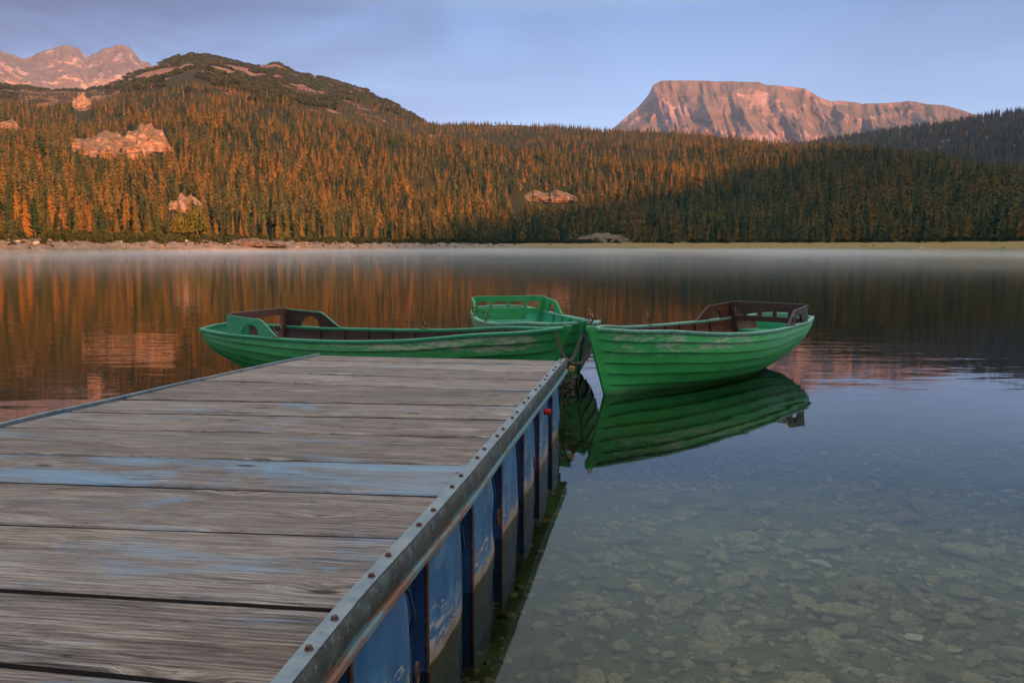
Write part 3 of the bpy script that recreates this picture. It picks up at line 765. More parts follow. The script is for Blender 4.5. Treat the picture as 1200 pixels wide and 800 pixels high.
# pebbles: one mass
mb = MB(); base = [np.array([v.co[:] for v in m.vertices]) for m in (stone_mesh(5, 1), stone_mesh(6, 1), stone_mesh(9, 1), stone_mesh(12, 1))]; fb = [[tuple(p.vertices) for p in m.polygons] for m in (stone_mesh(5, 1), stone_mesh(6, 1), stone_mesh(9, 1), stone_mesh(12, 1))]
for _ in range(13000):
    x = random.uniform(-.4, 9); y = 1.2 + random.random() ** 1.3 * 10
    if loc((x, y))[0] < -.3: continue
    if float(fbm(np.array(x * .9), np.array(y * .9), 3)) > .12 and random.random() < .8: continue
    s = .025 + .12 * random.random() ** 2; s *= (1 + .6 * (random.random() < .15)); k = random.randrange(4); a = random.uniform(0, 6.28); z = float(bed_z(np.array(x), np.array(y)))
    V = base[k] * (s, s * random.uniform(.6, 1), s * .9); c_, s_ = math.cos(a), math.sin(a)
    V = np.stack([V[:, 0] * c_ - V[:, 1] * s_ + x, V[:, 0] * s_ + V[:, 1] * c_ + y, V[:, 2] + z + s * .04], -1)
    n = len(mb.v); mb.v += V.tolist(); mb.f += [tuple(i + n for i in f) for f in fb[k]]
o = mb.build('pebbles', M['stone'], smooth=True); tag(o, 'small pebbles covering the lake bed between the larger stones', 'pebbles', kind='stuff')

# ------------------------------------------------------------------ terrain
SUNAZ = 30.0; SUNEL = 7.0
def mat_hill():
    t = NT('hillside_ground'); g = t.n('ShaderNodeNewGeometry'); v = g.outputs['Position']; x, y, z = t.sep(v)
    n1 = t.noise(v, .02, 8, .65); n2 = t.noise(v, .15, 7, .7); n3 = t.noise(v, .45, 7, .75)
    soil = t.mix(n2, (.016, .022, .010), (.040, .040, .018))
    rock = t.mix(n2, (.11, .06, .04), (.28, .17, .12))
    rm = t.math('ADD', t.math('MULTIPLY', n1, 1.0), t.math('MULTIPLY', t.math('SUBTRACT', t.math('DIVIDE', z, 700.0), .30), .85))
    c = t.mix(t.ramp(rm, [(.54, 0), (.60, 1)]), soil, rock)
    # shore: bare sandy bank, drier grass to the right
    sand = t.mix(t.ramp(n3, [(.35, 0), (.65, 1)]), (.10, .078, .058), (.33, .26, .20)); grass = t.mix(n3, (.16, .115, .045), (.33, .235, .095))
    rt = t.ramp(t.math('ADD', t.math('DIVIDE', x, 200.0), t.math('MULTIPLY', n1, .4)), [(.05, 0), (.45, 1)])
    bank = t.mix(rt, sand, grass)
    zz = t.math('ADD', z, t.math('MULTIPLY', t.math('SUBTRACT', n2, .5), 1.0))
    green = t.math('MULTIPLY', t.ramp(t.math('DIVIDE', zz, 4.0), [(.02, 0), (.10, 1), (.20, 1), (.28, 0)]), t.math('MULTIPLY', t.ramp(n1, [(.45, 0), (.6, 1)]), .75))
    bank = t.mix(green, bank, (.06, .09, .022))
    c = t.mix(t.ramp(t.math('DIVIDE', zz, 10.0), [(.28, 1), (.42, 0)]), c, bank)
    return t.pbr(c, .95, 0, t.bump(n3, .6, .5), .1)
def mat_rock(name, a, b, veg, vegamt=.5, sc=1.0, strata=True):
    t = NT(name); g = t.n('ShaderNodeNewGeometry'); v = g.outputs['Position']; N = t.sep(g.outputs['Normal'])[2]
    n1 = t.noise(v, .004 * sc, 8, .65); n2 = t.noise(v, .02 * sc, 7, .7)
    m = t.n('ShaderNodeMapping'); t.l(v, m.inputs[0]); m.inputs['Scale'].default_value = (.012 * sc, .012 * sc, .004 * sc); n3 = t.noise(m.outputs[0], 1, 7, .7, .5)
    c = t.mix(t.ramp(n3, [(.3, 0), (.7, 1)]), a, b)
    c = t.mix(t.ramp(n2, [(.30, .6), (.46, 0)]), c, tuple(q * .55 for q in a))
    f = t.math('ADD', n1, t.math('MULTIPLY', N, .30)); c = t.mix(t.math('MULTIPLY', t.ramp(f, [(.70 - .12 * vegamt, 0), (.74 - .12 * vegamt, 1)]), vegamt), c, veg)
    return t.pbr(c, .95, 0, t.bump(t.math('ADD', n2, n3), .9, 14 / sc), .1)
M['hill'] = mat_hill()

SKY_A = profile([(-300, 120), (-100, 100), (0, 97), (60, 103), (100, 104), (130, 96), (155, 84), (175, 76), (200, 67), (225, 60), (245, 63), (300, 75), (325, 72), (345, 83), (380, 90), (430, 104), (460, 118), (495, 138), (515, 143), (560, 141), (600, 143), (650, 145), (700, 150), (740, 151), (800, 152), (860, 159), (900, 164), (1000, 173), (1100, 186), (1130, 194), (1200, 205), (1300, 212), (1500, 220)])
RA = by_px([(-300, 2200), (0, 2300), (430, 2300), (520, 1750), (700, 1500), (900, 1250), (1200, 850), (1500, 700)])
BK = by_px([(-300, 26), (0, 26), (400, 30), (600, 45), (900, 55), (1200, 60)])
def hA(A, r):
    s = shore(A); Rr = RA(A); E = SKY_A(A); H = E * Rr + HC; bk = BK(A)
    d = r - s; left = np.clip((.05 - A) / .3, 0, 1)
    hb = 3.1 + .3 * left
    bank = np.where(d < 0, d * .16, hb * np.clip(d / bk, 0, 1) ** (.75))
    bank = bank + np.clip(d / 6, 0, 1) * (.7 * left + .22) * ridged(A * 110, r * .10, 5)
    t = np.clip((d - bk) / (Rr - s - bk), 0, 1.6)
    up = np.where(t <= 1, (H - hb) * t ** 1.18, (H - hb) * (1 - .55 * (t - 1)))
    x = np.sin(A) * r; y = np.cos(A) * r
    amp = np.clip((d - bk) / 300, 0, 1) * np.clip((1.0 - t) * 6, .0, 1)
    und = amp * (34 * fbm(x / 420, y / 420, 3) + 14 * ridged(x / 160 + 4, y / 160, 3))
    ridge = np.clip((t - .6) * 3, 0, 1) * np.clip((1.3 - t) * 6, 0, 1) * 10 * ridged(A * 30, r / 300, 4) * np.clip((-.08 - A) * 8, .15, 1)
    hh = bank + up + und + ridge; cap = E * r + HC - 3; k = 9.0
    return np.where((t > .05) & (t <= 1.02), cap - k * np.log1p(np.exp(np.clip((cap - hh) / k, -50, 50))), hh)
azA = np.linspace(R(-40), R(40), 420)
uu = np.linspace(0, 1, 170)
# rows follow the shoreline: parameter -> distance
def rows_A():
    A = azA[:, None]; s = shore(A) - 12; Rm = RA(A) * 1.35
    return s + 70 * np.minimum(uu / .25, 1) + np.maximum(0, uu - .25) / .75 * 0 + (Rm - s - 70) * np.maximum(0, (uu - .25) / .75) ** 1.5
RR = rows_A(); AA = np.repeat(azA[:, None], len(uu), 1); ZZ = hA(AA, RR)
def grid_obj(name, X, Y, Z, mat, kind='structure', smooth=True):
    n, m = X.shape; V = np.stack([X, Y, Z], -1).reshape(-1, 3); idx = np.arange(n * m).reshape(n, m)
    Fq = np.stack([idx[:-1, :-1], idx[1:, :-1], idx[1:, 1:], idx[:-1, 1:]], -1).reshape(-1, 4)
    me = bpy.data.meshes.new(name); me.vertices.add(len(V)); me.vertices.foreach_set('co', V.ravel())
    me.loops.add(Fq.size); me.loops.foreach_set('vertex_index', Fq.ravel()); me.polygons.add(len(Fq))
    me.polygons.foreach_set('loop_start', np.arange(len(Fq)) * 4); me.polygons.foreach_set('loop_total', np.full(len(Fq), 4))
    me.update(calc_edges=True); me.materials.append(mat)
    if smooth: me.polygons.foreach_set('use_smooth', [True] * len(Fq))
    o = bpy.data.objects.new(name, me); COL.objects.link(o)
    if kind: o['kind'] = kind
    return o
grid_obj('hillside', np.sin(AA) * RR, np.cos(AA) * RR, ZZ, M['hill'])

# dark hill far right
SKY_B = profile([(560, 290), (700, 250), (800, 205), (880, 182), (960, 164), (1050, 151), (1100, 145), (1130, 140), (1160, 134), (1200, 129), (1300, 118), (1450, 112), (1700, 130)])
def hB(A, r):
    E = SKY_B(A); Rr = 3000 + 250 * np.sin(A * 9); H = E * Rr; t = (r - 1500) / (Rr - 1500)
    h = np.where(t <= 1, H * np.clip(t, 0, 1) ** 1.1, H * (1 - .4 * (t - 1)))
    x = np.sin(A) * r; y = np.cos(A) * r
    return h + np.clip(1 - t, 0, 1) * np.clip(t * 3, 0, 1) * (60 * ridged(x / 500, y / 500, 4)) - 5
AB, RB = np.meshgrid(np.linspace(R(2), R(46), 160), np.linspace(1500, 4200, 90), indexing='ij')
grid_obj('distant_hill', np.sin(AB) * RB, np.cos(AB) * RB, hB(AB, RB), M['hill'])

# plateau mountain: surface given by height, so the cliffs can be steep
def cliff(name, sky, az0, az1, r0, depth, base_el, rib, mat, n=420, m=120, shelf=None, back=1500, power=.8, ribf=26, shear=2.0, top_noise=12):
    A = np.linspace(az0, az1, n)[:, None]; s = np.linspace(0, 1, m)[None, :]
    top = sky(A) * (r0 + depth) + HC + top_noise * (ridged(A * 60, A * 0 + .5, 4)); base = base_el * r0
    h = base + (top - base) * s + 0 * A
    Aw = A; A = A + .007 * fbm(Aw * 30, s * 3 + 4, 4)
    rbs = ridged(A * ribf + s * shear * .9, s * shear + 1.7, 6) * 1.0 + .6 * ridged(A * ribf * .37 - s * .6 + 3, s * 1.2, 3)
    rbs = rbs + .32 * ridged(A * ribf * 4.2 + s * shear * 1.6, s * 1.3 + 7.7, 4); A = Aw
    r = r0 + depth * s ** power - rib * rbs * (np.sin(np.pi * np.clip(s * .93 + .05, 0, 1)) ** .5)
    if shelf is not None: r = r + shelf(A, s)
    A2 = np.repeat(A, m, 1)
    X, Y, Z = np.sin(A2) * r, np.cos(A2) * r, h
    sb = np.linspace(.05, 1, 12)[None, :]; rbk = r[:, -1:] + back * sb; hb = top * (1 - .35 * sb ** 1.5) + 0 * sb
    X = np.concatenate([X, np.sin(A) * rbk], 1); Y = np.concatenate([Y, np.cos(A) * rbk], 1); Z = np.concatenate([Z, hb + 0 * rbk], 1)
    return grid_obj(name, X, Y, Z, mat)
M['plateau'] = mat_rock('pink_limestone', (.13, .095, .09), (.32, .235, .215), (.06, .065, .045), .6)
SKY_P = profile([(560, 230), (660, 190), (700, 165), (722, 148), (735, 137), (750, 124), (760, 112), (766, 100), (775, 95.5), (800, 95), (830, 96), (860, 97), (890, 97), (900, 101), (925, 101.5), (945, 104), (960, 114), (975, 119), (990, 118.5), (1010, 122), (1040, 121), (1065, 118.5), (1085, 123), (1110, 125), (1130, 131), (1150, 136), (1250, 150), (1400, 170)])
cliff('plateau_mountain', SKY_P, az_el(600, 200)[0], az_el(1300, 200)[0], 4800, 560, .085, 100, M['plateau'], ribf=23, top_noise=5, shear=1.2, n=520)
M['peak'] = mat_rock('pale_peak_rock', (.20, .155, .145), (.36, .285, .26), (.05, .055, .045), .62, 3.0)
SKY_C = profile([(-400, 90), (-100, 40), (0, 62), (12, 67), (22, 70), (45, 65), (58, 60), (75, 57), (92, 60), (102, 69), (112, 64), (124, 59), (140, 57), (152, 61), (164, 74), (185, 85), (230, 110), (330, 140), (460, 180)])
cliff('rocky_peaks', SKY_C, az_el(-250, 200)[0], az_el(420, 200)[0], 4200, 750, .12, 120, M['peak'], ribf=17, top_noise=26, shear=1.5, power=1.05)

# unseen ridge added behind the camera, crest shaped to shade lake and lower slopes
u_pts = [(-4000, 300), (-1500, 214), (-600, 207), (-100, 203), (60, 217), (250, 262), (450, 303), (700, 360), (1000, 402), (1300, 442), (1700, 600), (2000, 860), (2400, 1050), (3000, 1080), (3300, 760), (3600, 500), (5000, 480)]
U = np.linspace(-4000, 5000, 600); Hu = np.interp(U, [p[0] for p in u_pts], [p[1] for p in u_pts])
Hu = Hu + 7 * ridged(U / 120, U * 0 + 3, 4) + 3 * fbm(U / 14, U * 0 + 1, 3)
sx, sy = math.sin(R(SUNAZ)), -math.cos(R(SUNAZ)); ux, uy = math.cos(R(SUNAZ)), math.sin(R(SUNAZ))
q = np.linspace(0, 1, 40)[None, :]; dist = 700 + 1700 * q; prof_h = np.where(q < .47, (q / .47) ** 1.2, 1 - (q - .47) * .9)
Hg = Hu[:, None] * prof_h + (1 - np.abs(prof_h)) * 14 * fbm(U[:, None] / 200, q * 6, 4)
# thin out sideways so the ridge never comes into view at the right
DX = ux * U[:, None] + sx * dist; DY = uy * U[:, None] + sy * dist
grid_obj('sun_blocker_ridge', DX, DY, Hg - 3, M['hill'])

# rock outcrops inside the forest (each a thing)
M['outcrop'] = mat_rock('orange_outcrop_rock', (.09, .058, .042), (.44, .30, .21), (.04, .045, .02), .5, 22)
OUT = [(128, 168, 46, 15, 'broad pink rock outcrop in the forest on the left hillside'), (172, 160, 26, 14, 'pink rock slab just right of the broad outcrop on the left hillside'),
       (96, 120, 11, 10, 'small pale rock crag high in the forest on the left'), (218, 241, 24, 12, 'rounded orange rock dome among the lower left trees'), (8, 146, 14, 6, 'little pink rock ledge at the left edge of the picture'),
       (640, 229, 42, 7, 'long orange rock band halfway up the central forest slope'), (706, 278, 34, 5, 'pale grey rock face at the foot of the forest near the shore'), (290, 283, 34, 4, 'low reddish earth slope above the left sandy bank')]
def ray_ground(px, py, rmin=None):
    a, e = az_el(px, py); s = float(shore(a)); rr = np.geomspace(s + 5, 2600, 900); z = hA(np.full_like(rr, a), rr)
    el = (z - HC) / rr; k = np.argmax(el > e); return a, float(rr[k]), float(z[k])
outc = []
for i, (px, py, wx, wy, lab) in enumerate(OUT):
    a, r_, z = ray_ground(px, py + wy * .6); w = wx / F * r_; hgt = wy / F * r_
    outc.append((px, py, wx, wy, r_))
    n, m = 60, 30; TH_ = np.linspace(-1.15, 1.15, n)[:, None]; S = np.linspace(0, 1, m)[None, :]
    env = np.clip(1 - np.abs(TH_ / 1.15) ** 2.4, 0, 1) * (.9 + .26 * ridged(TH_ * 2.2 + i * 5, S * 0 + 2, 4))
    hh = 2.3 * hgt * S * env; c_, s_ = math.cos(a), math.sin(a)
    out_ = w * .75 * np.cos(TH_) * (1 - S ** 1.5) + .34 * w * ridged(TH_ * 5 + i, S * 3 + hh / w, 5) * (1 - S ** 2)
    lx = w * 1.25 * TH_ * (1 - .22 * S); ly = -out_ + .35 * w * S
    X = math.sin(a) * r_ + lx * c_ + ly * math.sin(a); Y = math.cos(a) * r_ - lx * math.sin(a) + ly * c_
    Z = z - hgt * .8 + hh
    o = grid_obj('rock_outcrop', X, Y, Z, M['outcrop'], None); tag(o, lab, 'rock')

# ------------------------------------------------------------------ trees
def mat_leaf(name, c1, c2):
    t = NT(name); oi = t.n('ShaderNodeObjectInfo'); v = t.coord(); n = t.noise(v, .9, 3, .6)
    g = t.n('ShaderNodeNewGeometry'); nz = t.noise(g.outputs['Position'], .012, 3, .5)
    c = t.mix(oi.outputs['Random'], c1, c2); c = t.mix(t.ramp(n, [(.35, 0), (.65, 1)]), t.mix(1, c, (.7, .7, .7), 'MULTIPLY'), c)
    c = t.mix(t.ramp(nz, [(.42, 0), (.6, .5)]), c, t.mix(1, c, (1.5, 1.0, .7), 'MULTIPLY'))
    b = t.n('ShaderNodeBsdfPrincipled'); t.l(c, b.inputs['Base Color']); b.inputs['Roughness'].default_value = .8; b.inputs['Specular IOR Level'].default_value = .15
    t.l(b.outputs[0], t.out.inputs[0]); return t.m
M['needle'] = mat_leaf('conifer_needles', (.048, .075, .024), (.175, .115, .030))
M['needle2'] = mat_leaf('dark_conifer_needles', (.014, .044, .022), (.060, .072, .028))
M['bush'] = mat_leaf('bush_leaves', (.07, .10, .02), (.13, .14, .03))
M['shrub'] = mat_leaf('shrub_leaves', (.018, .036, .012), (.042, .058, .020))
M['bark'] = mat_simple('bark', (.10, .06, .045), (.24, .16, .12), .8, .9, bump=0)
def conifer(seed, whorls, per, h=1.0, w=.125, bare=.08, sub=True):
    r_ = random.Random(seed); V = []; Fc = []
    for k in range(whorls):
        f = (k + r_.random() * .6) / whorls; z = bare + (1 - bare) * f * .985
        rad = w * ((1 - f) ** .80) * (1.0 + .16 * math.sin(f * 19 + seed)) * min(1, .55 + f * 4) + .006
        nb = max(3, int(per * (1 - f * .5)))
        for b in range(nb):
            if r_.random() < .10: continue
            a = 2 * math.pi * (b + r_.random() * .8) / nb + k; l = rad * r_.uniform(.6, 1.25); dr = l * r_.uniform(.45, 1.0) - .006
            wd = l * r_.uniform(.30, .50) + .004; ca, sa = math.cos(a), math.sin(a); n = len(V); zz = z + r_.uniform(-.008, .008)
            V += [(0, 0, zz + .006), (ca * l * .55 - sa * wd, sa * l * .55 + ca * wd, zz - dr * .45 - wd * .30), (ca * l, sa * l, zz - dr), (ca * l * .55 + sa * wd, sa * l * .55 - ca * wd, zz - dr * .45 - wd * .30), (ca * l * .5, sa * l * .5, zz - dr * .2 + .004)]
            Fc += [(n, n + 1, n + 4), (n + 1, n + 2, n + 4), (n + 2, n + 3, n + 4), (n + 3, n, n + 4)]
    n = len(V); V += [(.006, 0, .93), (-.004, .005, .93), (-.004, -.005, .93), (0, 0, 1.0)]; Fc += [(n, n + 1, n + 3), (n + 1, n + 2, n + 3), (n + 2, n, n + 3)]
    V = [(x * h, y * h, z * h) for x, y, z in V]; return V, Fc
def cone_trunk(r0=.011, h=.8, seg=6, lean=0.0):
    mb = MB(); mb.cyl((0, 0, -.03), r0, h + .03, seg, r0 * .25); return mb
near_c = []
for k in range(8):
    V, Fc = conifer(k + 100, 30, 9, w=random.uniform(.12, .18), bare=random.choice((.04, .06, .10, .18))); me = bpy.data.meshes.new('crown'); me.from_pydata(V, [], Fc); me.materials.append(M['needle2'] if k % 2 else M['needle']); near_c.append(me)
tr_me = cone_trunk().mesh('trunk', M['bark'])
far_c = bpy.data.collections.new('conifer_sources')
for k in range(10):
    V, Fc = conifer(k + 300, 17, 7, w=random.uniform(.155, .225), bare=.04); n = len(V); 
    V += [(.012, 0, 0), (-.006, .01, 0), (-.006, -.01, 0), (0, 0, .6)]; nf = len(Fc); Fc += [(n, n + 1, n + 3), (n + 1, n + 2, n + 3), (n + 2, n, n + 3)]
    me = bpy.data.meshes.new('far_conifer'); me.from_pydata(V, [], Fc); me.materials.append(M['needle'] if k % 3 else M['needle2']); me.materials.append(M['bark'])
    me.polygons.foreach_set('material_index', [0] * nf + [1] * 3)
    far_c.objects.link(bpy.data.objects.new('far_conifer', me))
scrub_c = bpy.data.collections.new('scrub_sources')
def blob(seed, n=120, sq=.7):
    r_ = random.Random(seed); V = []; Fc = []
    for _ in range(n):
        a = r_.uniform(0, 6.28); u = r_.uniform(-.2, 1); rr = math.sqrt(max(0, 1 - u * u)) * r_.uniform(.55, 1.05) * (1 + .25 * math.sin(3 * a + seed)); c = Vector((math.cos(a) * rr, math.sin(a) * rr, (u * r_.uniform(.6, 1.05) + .25) * sq)) * .5
        s = r_.uniform(.07, .15); e1 = Vector((r_.gauss(0, 1), r_.gauss(0, 1), r_.gauss(0, 1))).normalized(); e2 = e1.cross(Vector((r_.gauss(0, 1), r_.gauss(0, 1), r_.gauss(0, 1)))).normalized(); k = len(V)
        V += [c + e1 * s, c + e2 * s * .7, c - e1 * s, c - e2 * s * .7]; Fc.append((k, k + 1, k + 2, k + 3))
    return [tuple(v) for v in V], Fc
for k in range(4):
    V, Fc = blob(k, 110, .8); me = bpy.data.meshes.new('shrub_source'); me.from_pydata(V, [], Fc); me.materials.append(M['shrub']); scrub_c.objects.link(bpy.data.objects.new('shrub_source', me))

def to_px(x, y, z):
    c, s = math.cos(PITCH), math.sin(PITCH); z = z - HC; yy = y * c - z * s; zz = y * s + z * c
    return 600 + F * x / yy, 400 - F * zz / yy
def bare_mask(A, r, x, y, z):
    px, py = to_px(x, y, z); ok = np.ones(len(px), bool)
    for (cx, cy, wx, wy, ro) in outc:
        inside = ((px - cx) / (wx * .95)) ** 2 + ((py - cy - wy * .35) / (wy * .85)) ** 2 < 1; ok &= ~inside
        front = (np.abs(px - cx) < wx * .95) & (py > cy) & (py < cy + wy + 14) & (r < ro) & (r > ro * .6); ok &= ~(front & (rng.random(len(px)) < .95))
    return ok, px, py
# sampling of the slope
def sample(n, lo, hi, A0, A1):
    A = rng.uniform(A0, A1, n); r = np.sqrt(rng.uniform(0, 1, n)) ; r = lo(A) + (hi(A) - lo(A)) * r; return A, r
pts = []
cell = {}
cand_n = 750000
A = rng.uniform(R(-34), R(34), cand_n); lo = shore(A) + BK(A) + 1; hi = RA(A) * 1.04
q = rng.random(cand_n); r = lo + (hi - lo) * q ** .95
sp = 2.9 + .0023 * r
keep = rng.random(cand_n) < 1.0
A, r, sp = A[keep], r[keep], sp[keep]; x = np.sin(A) * r; y = np.cos(A) * r
order = np.argsort(r); occ = {}; sel = []
for i in order:
    s = sp[i]; key = (int(x[i] / s), int(y[i] / s), int(round(math.log(s) * 6)))
    if key in occ: continue
    occ[key] = 1; sel.append(i)
sel = np.array(sel); A, r, x, y = A[sel], r[sel], x[sel], y[sel]; z = hA(A, r)
ok, px, py = bare_mask(A, r, x, y, z)
# bare summit of the left hill and the tan ridge at its left
clear = fbm(x / 150 + 7, y / 150, 4)
top = np.clip((140 - py) / 60, 0, 1) * ((px < 500)) * np.where(px < 200, 1.3, 1.0)
ok &= ~((clear + .30 * top > .62) & (px < 480))
ok &= ~((px > 60) & (px < 205) & (py < 112 - (px - 60) * .10) & (clear > -.1))
ok &= ~((clear > .42) & (rng.random(len(x)) < .6))
A, r, x, y, z, px, py, top = [q_[ok] for q_ in (A, r, x, y, z, px, py, top)]
hts = (5.5 + 10 * rng.random(len(x)) ** 1.3) * (1 - .35 * np.clip(z / 350, 0, 1)) * (1 - .35 * top) * np.clip(.75 + (r - shore(A) - BK(A)) / 60, .75, 1) * np.where(rng.random(len(x)) < .22, .62, 1)
near_i = np.argsort(-(hts / r))
d_sh = r - shore(A) - BK(A)
vis = (px > -5) & (px < 1205)
front = [i for i in near_i if vis[i] and d_sh[i] < 26][:290]
fs = set(front)
def region(p): return ('left sandy bank' if p < 330 else 'middle of the far shore' if p < 700 else 'dry grass strip right of centre' if p < 960 else 'right end of the far shore')
for i in front:
    e = empty('conifer', (x[i], y[i], z[i] - .15), rng.uniform(0, 6.28)); hh = hts[i]; e.scale = (hh, hh, hh)
    tall = 'tall' if hh > 10 else 'short'; rg = region(px[i])
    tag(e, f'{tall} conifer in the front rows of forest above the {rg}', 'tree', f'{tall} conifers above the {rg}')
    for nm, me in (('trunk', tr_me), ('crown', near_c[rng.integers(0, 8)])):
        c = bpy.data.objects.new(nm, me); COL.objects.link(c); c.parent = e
rest = np.array([i for i in range(len(x)) if i not in fs])

def scatter(name, X, Y, Z, S, coll, label, cat, tilt=.03):
    me = bpy.data.meshes.new(name); n = len(X); me.vertices.add(n); me.vertices.foreach_set('co', np.stack([X, Y, Z], -1).ravel())
    a = me.attributes.new('sz', 'FLOAT', 'POINT'); a.data.foreach_set('value', np.asarray(S, np.float32)); me.update()
    o = bpy.data.objects.new(name, me); COL.objects.link(o); tag(o, label, cat, kind='stuff')
    ng = bpy.data.node_groups.new(name, 'GeometryNodeTree'); ng.interface.new_socket('Geometry', in_out='INPUT', socket_type='NodeSocketGeometry'); ng.interface.new_socket('Geometry', in_out='OUTPUT', socket_type='NodeSocketGeometry')
    N = ng.nodes; gi = N.new('NodeGroupInput'); go = N.new('NodeGroupOutput'); iop = N.new('GeometryNodeInstanceOnPoints'); ci = N.new('GeometryNodeCollectionInfo')
    ci.inputs['Collection'].default_value = coll; ci.inputs['Separate Children'].default_value = True; ci.inputs['Reset Children'].default_value = True
    iop.inputs['Pick Instance'].default_value = True
    rv = N.new('FunctionNodeRandomValue'); rv.data_type = 'FLOAT_VECTOR'; rv.inputs[0].default_value = (-tilt, -tilt, 0); rv.inputs[1].default_value = (tilt, tilt, 6.283)
    na = N.new('GeometryNodeInputNamedAttribute'); na.data_type = 'FLOAT'; na.inputs['Name'].default_value = 'sz'
    Lk = ng.links.new; Lk(gi.outputs[0], iop.inputs['Points']); Lk(ci.outputs[0], iop.inputs['Instance']); Lk(rv.outputs[0], iop.inputs['Rotation']); Lk(na.outputs[0], iop.inputs['Scale']); Lk(iop.outputs[0], go.inputs[0])
    md = o.modifiers.new('scatter', 'NODES'); md.node_group = ng; return o
print('TREES', len(rest), len(front))
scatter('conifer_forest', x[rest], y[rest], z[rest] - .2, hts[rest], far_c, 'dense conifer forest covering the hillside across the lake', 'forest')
# far right hill forest
n = 16000; A2 = rng.uniform(R(8), R(34), n); r2 = rng.uniform(2000, 3350, n); x2 = np.sin(A2) * r2; y2 = np.cos(A2) * r2
scatter('far_hill_forest', x2, y2, hB(A2, r2) - 1, rng.uniform(16, 26, n), far_c, 'dark bluish conifer forest on the distant hill at right', 'forest')
# scrub on the bare summit of the left hill, undergrowth along the shore
n = 42000; A3 = rng.uniform(R(-31), R(-3), n); r3 = RA(A3) * rng.uniform(.18, 1.03, n) ** .7; x3 = np.sin(A3) * r3; y3 = np.cos(A3) * r3; z3 = hA(A3, r3); p3x, p3y = to_px(x3, y3, z3)
k3 = (fbm(x3 / 60 + 3, y3 / 60, 4) > .02) & (p3y < 112 + 24 * np.clip((p3x - 250) / 150, 0, 1) + 14 * fbm(x3 / 200, y3 / 200, 3)) & (rng.random(n) < .9) & ~((p3x > 60) & (p3x < 200) & (p3y < 112) & (rng.random(n) < .75))
scatter('mountain_scrub', x3[k3], y3[k3], z3[k3], rng.uniform(6, 15, k3.sum()), scrub_c, 'dark low scrub covering the summit of the left hill', 'scrub')
n = 3400; A4 = rng.uniform(R(-31), R(31), n); d4 = rng.normal(0, 1, n) * np.where(A4 < 0, 5, 3); r4 = shore(A4) + BK(A4) + d4; keep = rng.random(n) < np.clip(.6 + fbm(A4 * 30, A4 * 0, 3) * 1.4, .1, 1) * np.where(A4 > .12, .35, 1); A4, r4 = A4[keep], r4[keep]
# a few low tufts down on the sand
At = rng.uniform(R(-31), R(31), 900); rt_ = shore(At) + BK(At) * rng.uniform(.25, 1, 900); kt_ = (fbm(At * 70, At * 0 + 5, 3) > .1) & (At < .02)
A4 = np.concatenate([A4, At[kt_]]); r4 = np.concatenate([r4, rt_[kt_]])
scatter('shore_undergrowth', np.sin(A4) * r4, np.cos(A4) * r4, hA(A4, r4) - .1, np.where(np.arange(len(A4)) < len(A4) - kt_.sum(), rng.uniform(1.0, 3.8, len(A4)), rng.uniform(.35, 1.0, len(A4))), scrub_c, 'dark green bushes and tufts along the foot of the forest', 'undergrowth')
Ab = rng.uniform(R(-31), R(31), 420); rb_ = shore(Ab) + BK(Ab) * rng.uniform(.02, .9, 420) ** 1.3; kb = fbm(Ab * 45, Ab * 0 + 9, 3) > np.where(Ab < .05, -.1, .22); Ab, rb_ = Ab[kb], rb_[kb]
bould_c = bpy.data.collections.new('boulder_sources')
for k in range(5):
    me = stone_mesh(k * 7 + 40, 2, .6); me.materials.append(M['stone_pale'] if k == 0 else M['stone']); bould_c.objects.link(bpy.data.objects.new('boulder_source', me))
scatter('bank_boulders', np.sin(Ab) * rb_, np.cos(Ab) * rb_, hA(Ab, rb_) + .05, rng.uniform(.4, 1.7, len(Ab)) ** 1.2, bould_c, 'scattered boulders lying on the far lake bank', 'boulders', .3)
def bush(px_, d_, hgt, wd, lab, seed):
    a = math.atan2(px_ - 600, F); r_ = float(shore(a) + BK(a)) + d_; e = empty('broadleaf_tree', (math.sin(a) * r_, math.cos(a) * r_, float(hA(np.array(a), np.array(r_))) - .2)); tag(e, lab, 'tree')
    V, Fc = blob(seed, 700, 1.1); V = [(v[0] * wd * 1.0, v[1] * wd, v[2] * hgt * 1.35 + hgt * .30) for v in V]
    me = bpy.data.meshes.new('crown'); 
    V2 = []
    for q in range(0, len(V), 4):
        c = sum((Vector(v) for v in V[q:q + 4]), Vector()) / 4
        for v in V[q:q + 4]: V2.append(tuple(c + (Vector(v) - c) * .5))
    me.from_pydata(V2, [], Fc); me.materials.append(M['bush']); c = bpy.data.objects.new('crown', me); COL.objects.link(c); c.parent = e
    mb = MB(); mb.cyl((0, 0, -.3), .22, hgt * .6, 7, .08); mb.build('trunk', M['bark'], e)
bush(234, -3, 8.2, 6.5, 'round yellow green leafy tree at the forest edge on the left', 3)
bush(214, 0, 6.5, 5.0, 'smaller yellow green leafy tree left of the round one', 8)

# ------------------------------------------------------------------ air
def volume_box(name, x0, x1, y0, y1, z0, z1, dens, col, label, aniso=0.0):
    mb = MB(); mb.box(x0, x1, y0, y1, z0, z1); t = NT(name); pv = t.n('ShaderNodeVolumePrincipled'); pv.inputs['Density'].default_value = dens; pv.inputs['Color'].default_value = (*col, 1); pv.inputs['Anisotropy'].default_value = aniso
    t.l(pv.outputs[0], t.out.inputs[1]); o = mb.build(name, t.m); tag(o, label, 'haze', kind='stuff'); return o
volume_box('haze', -9000, 9000, -6500, 9500, -20, 1400, 3.8e-5, (.32, .56, 1.0), 'thin blue haze filling the valley air')

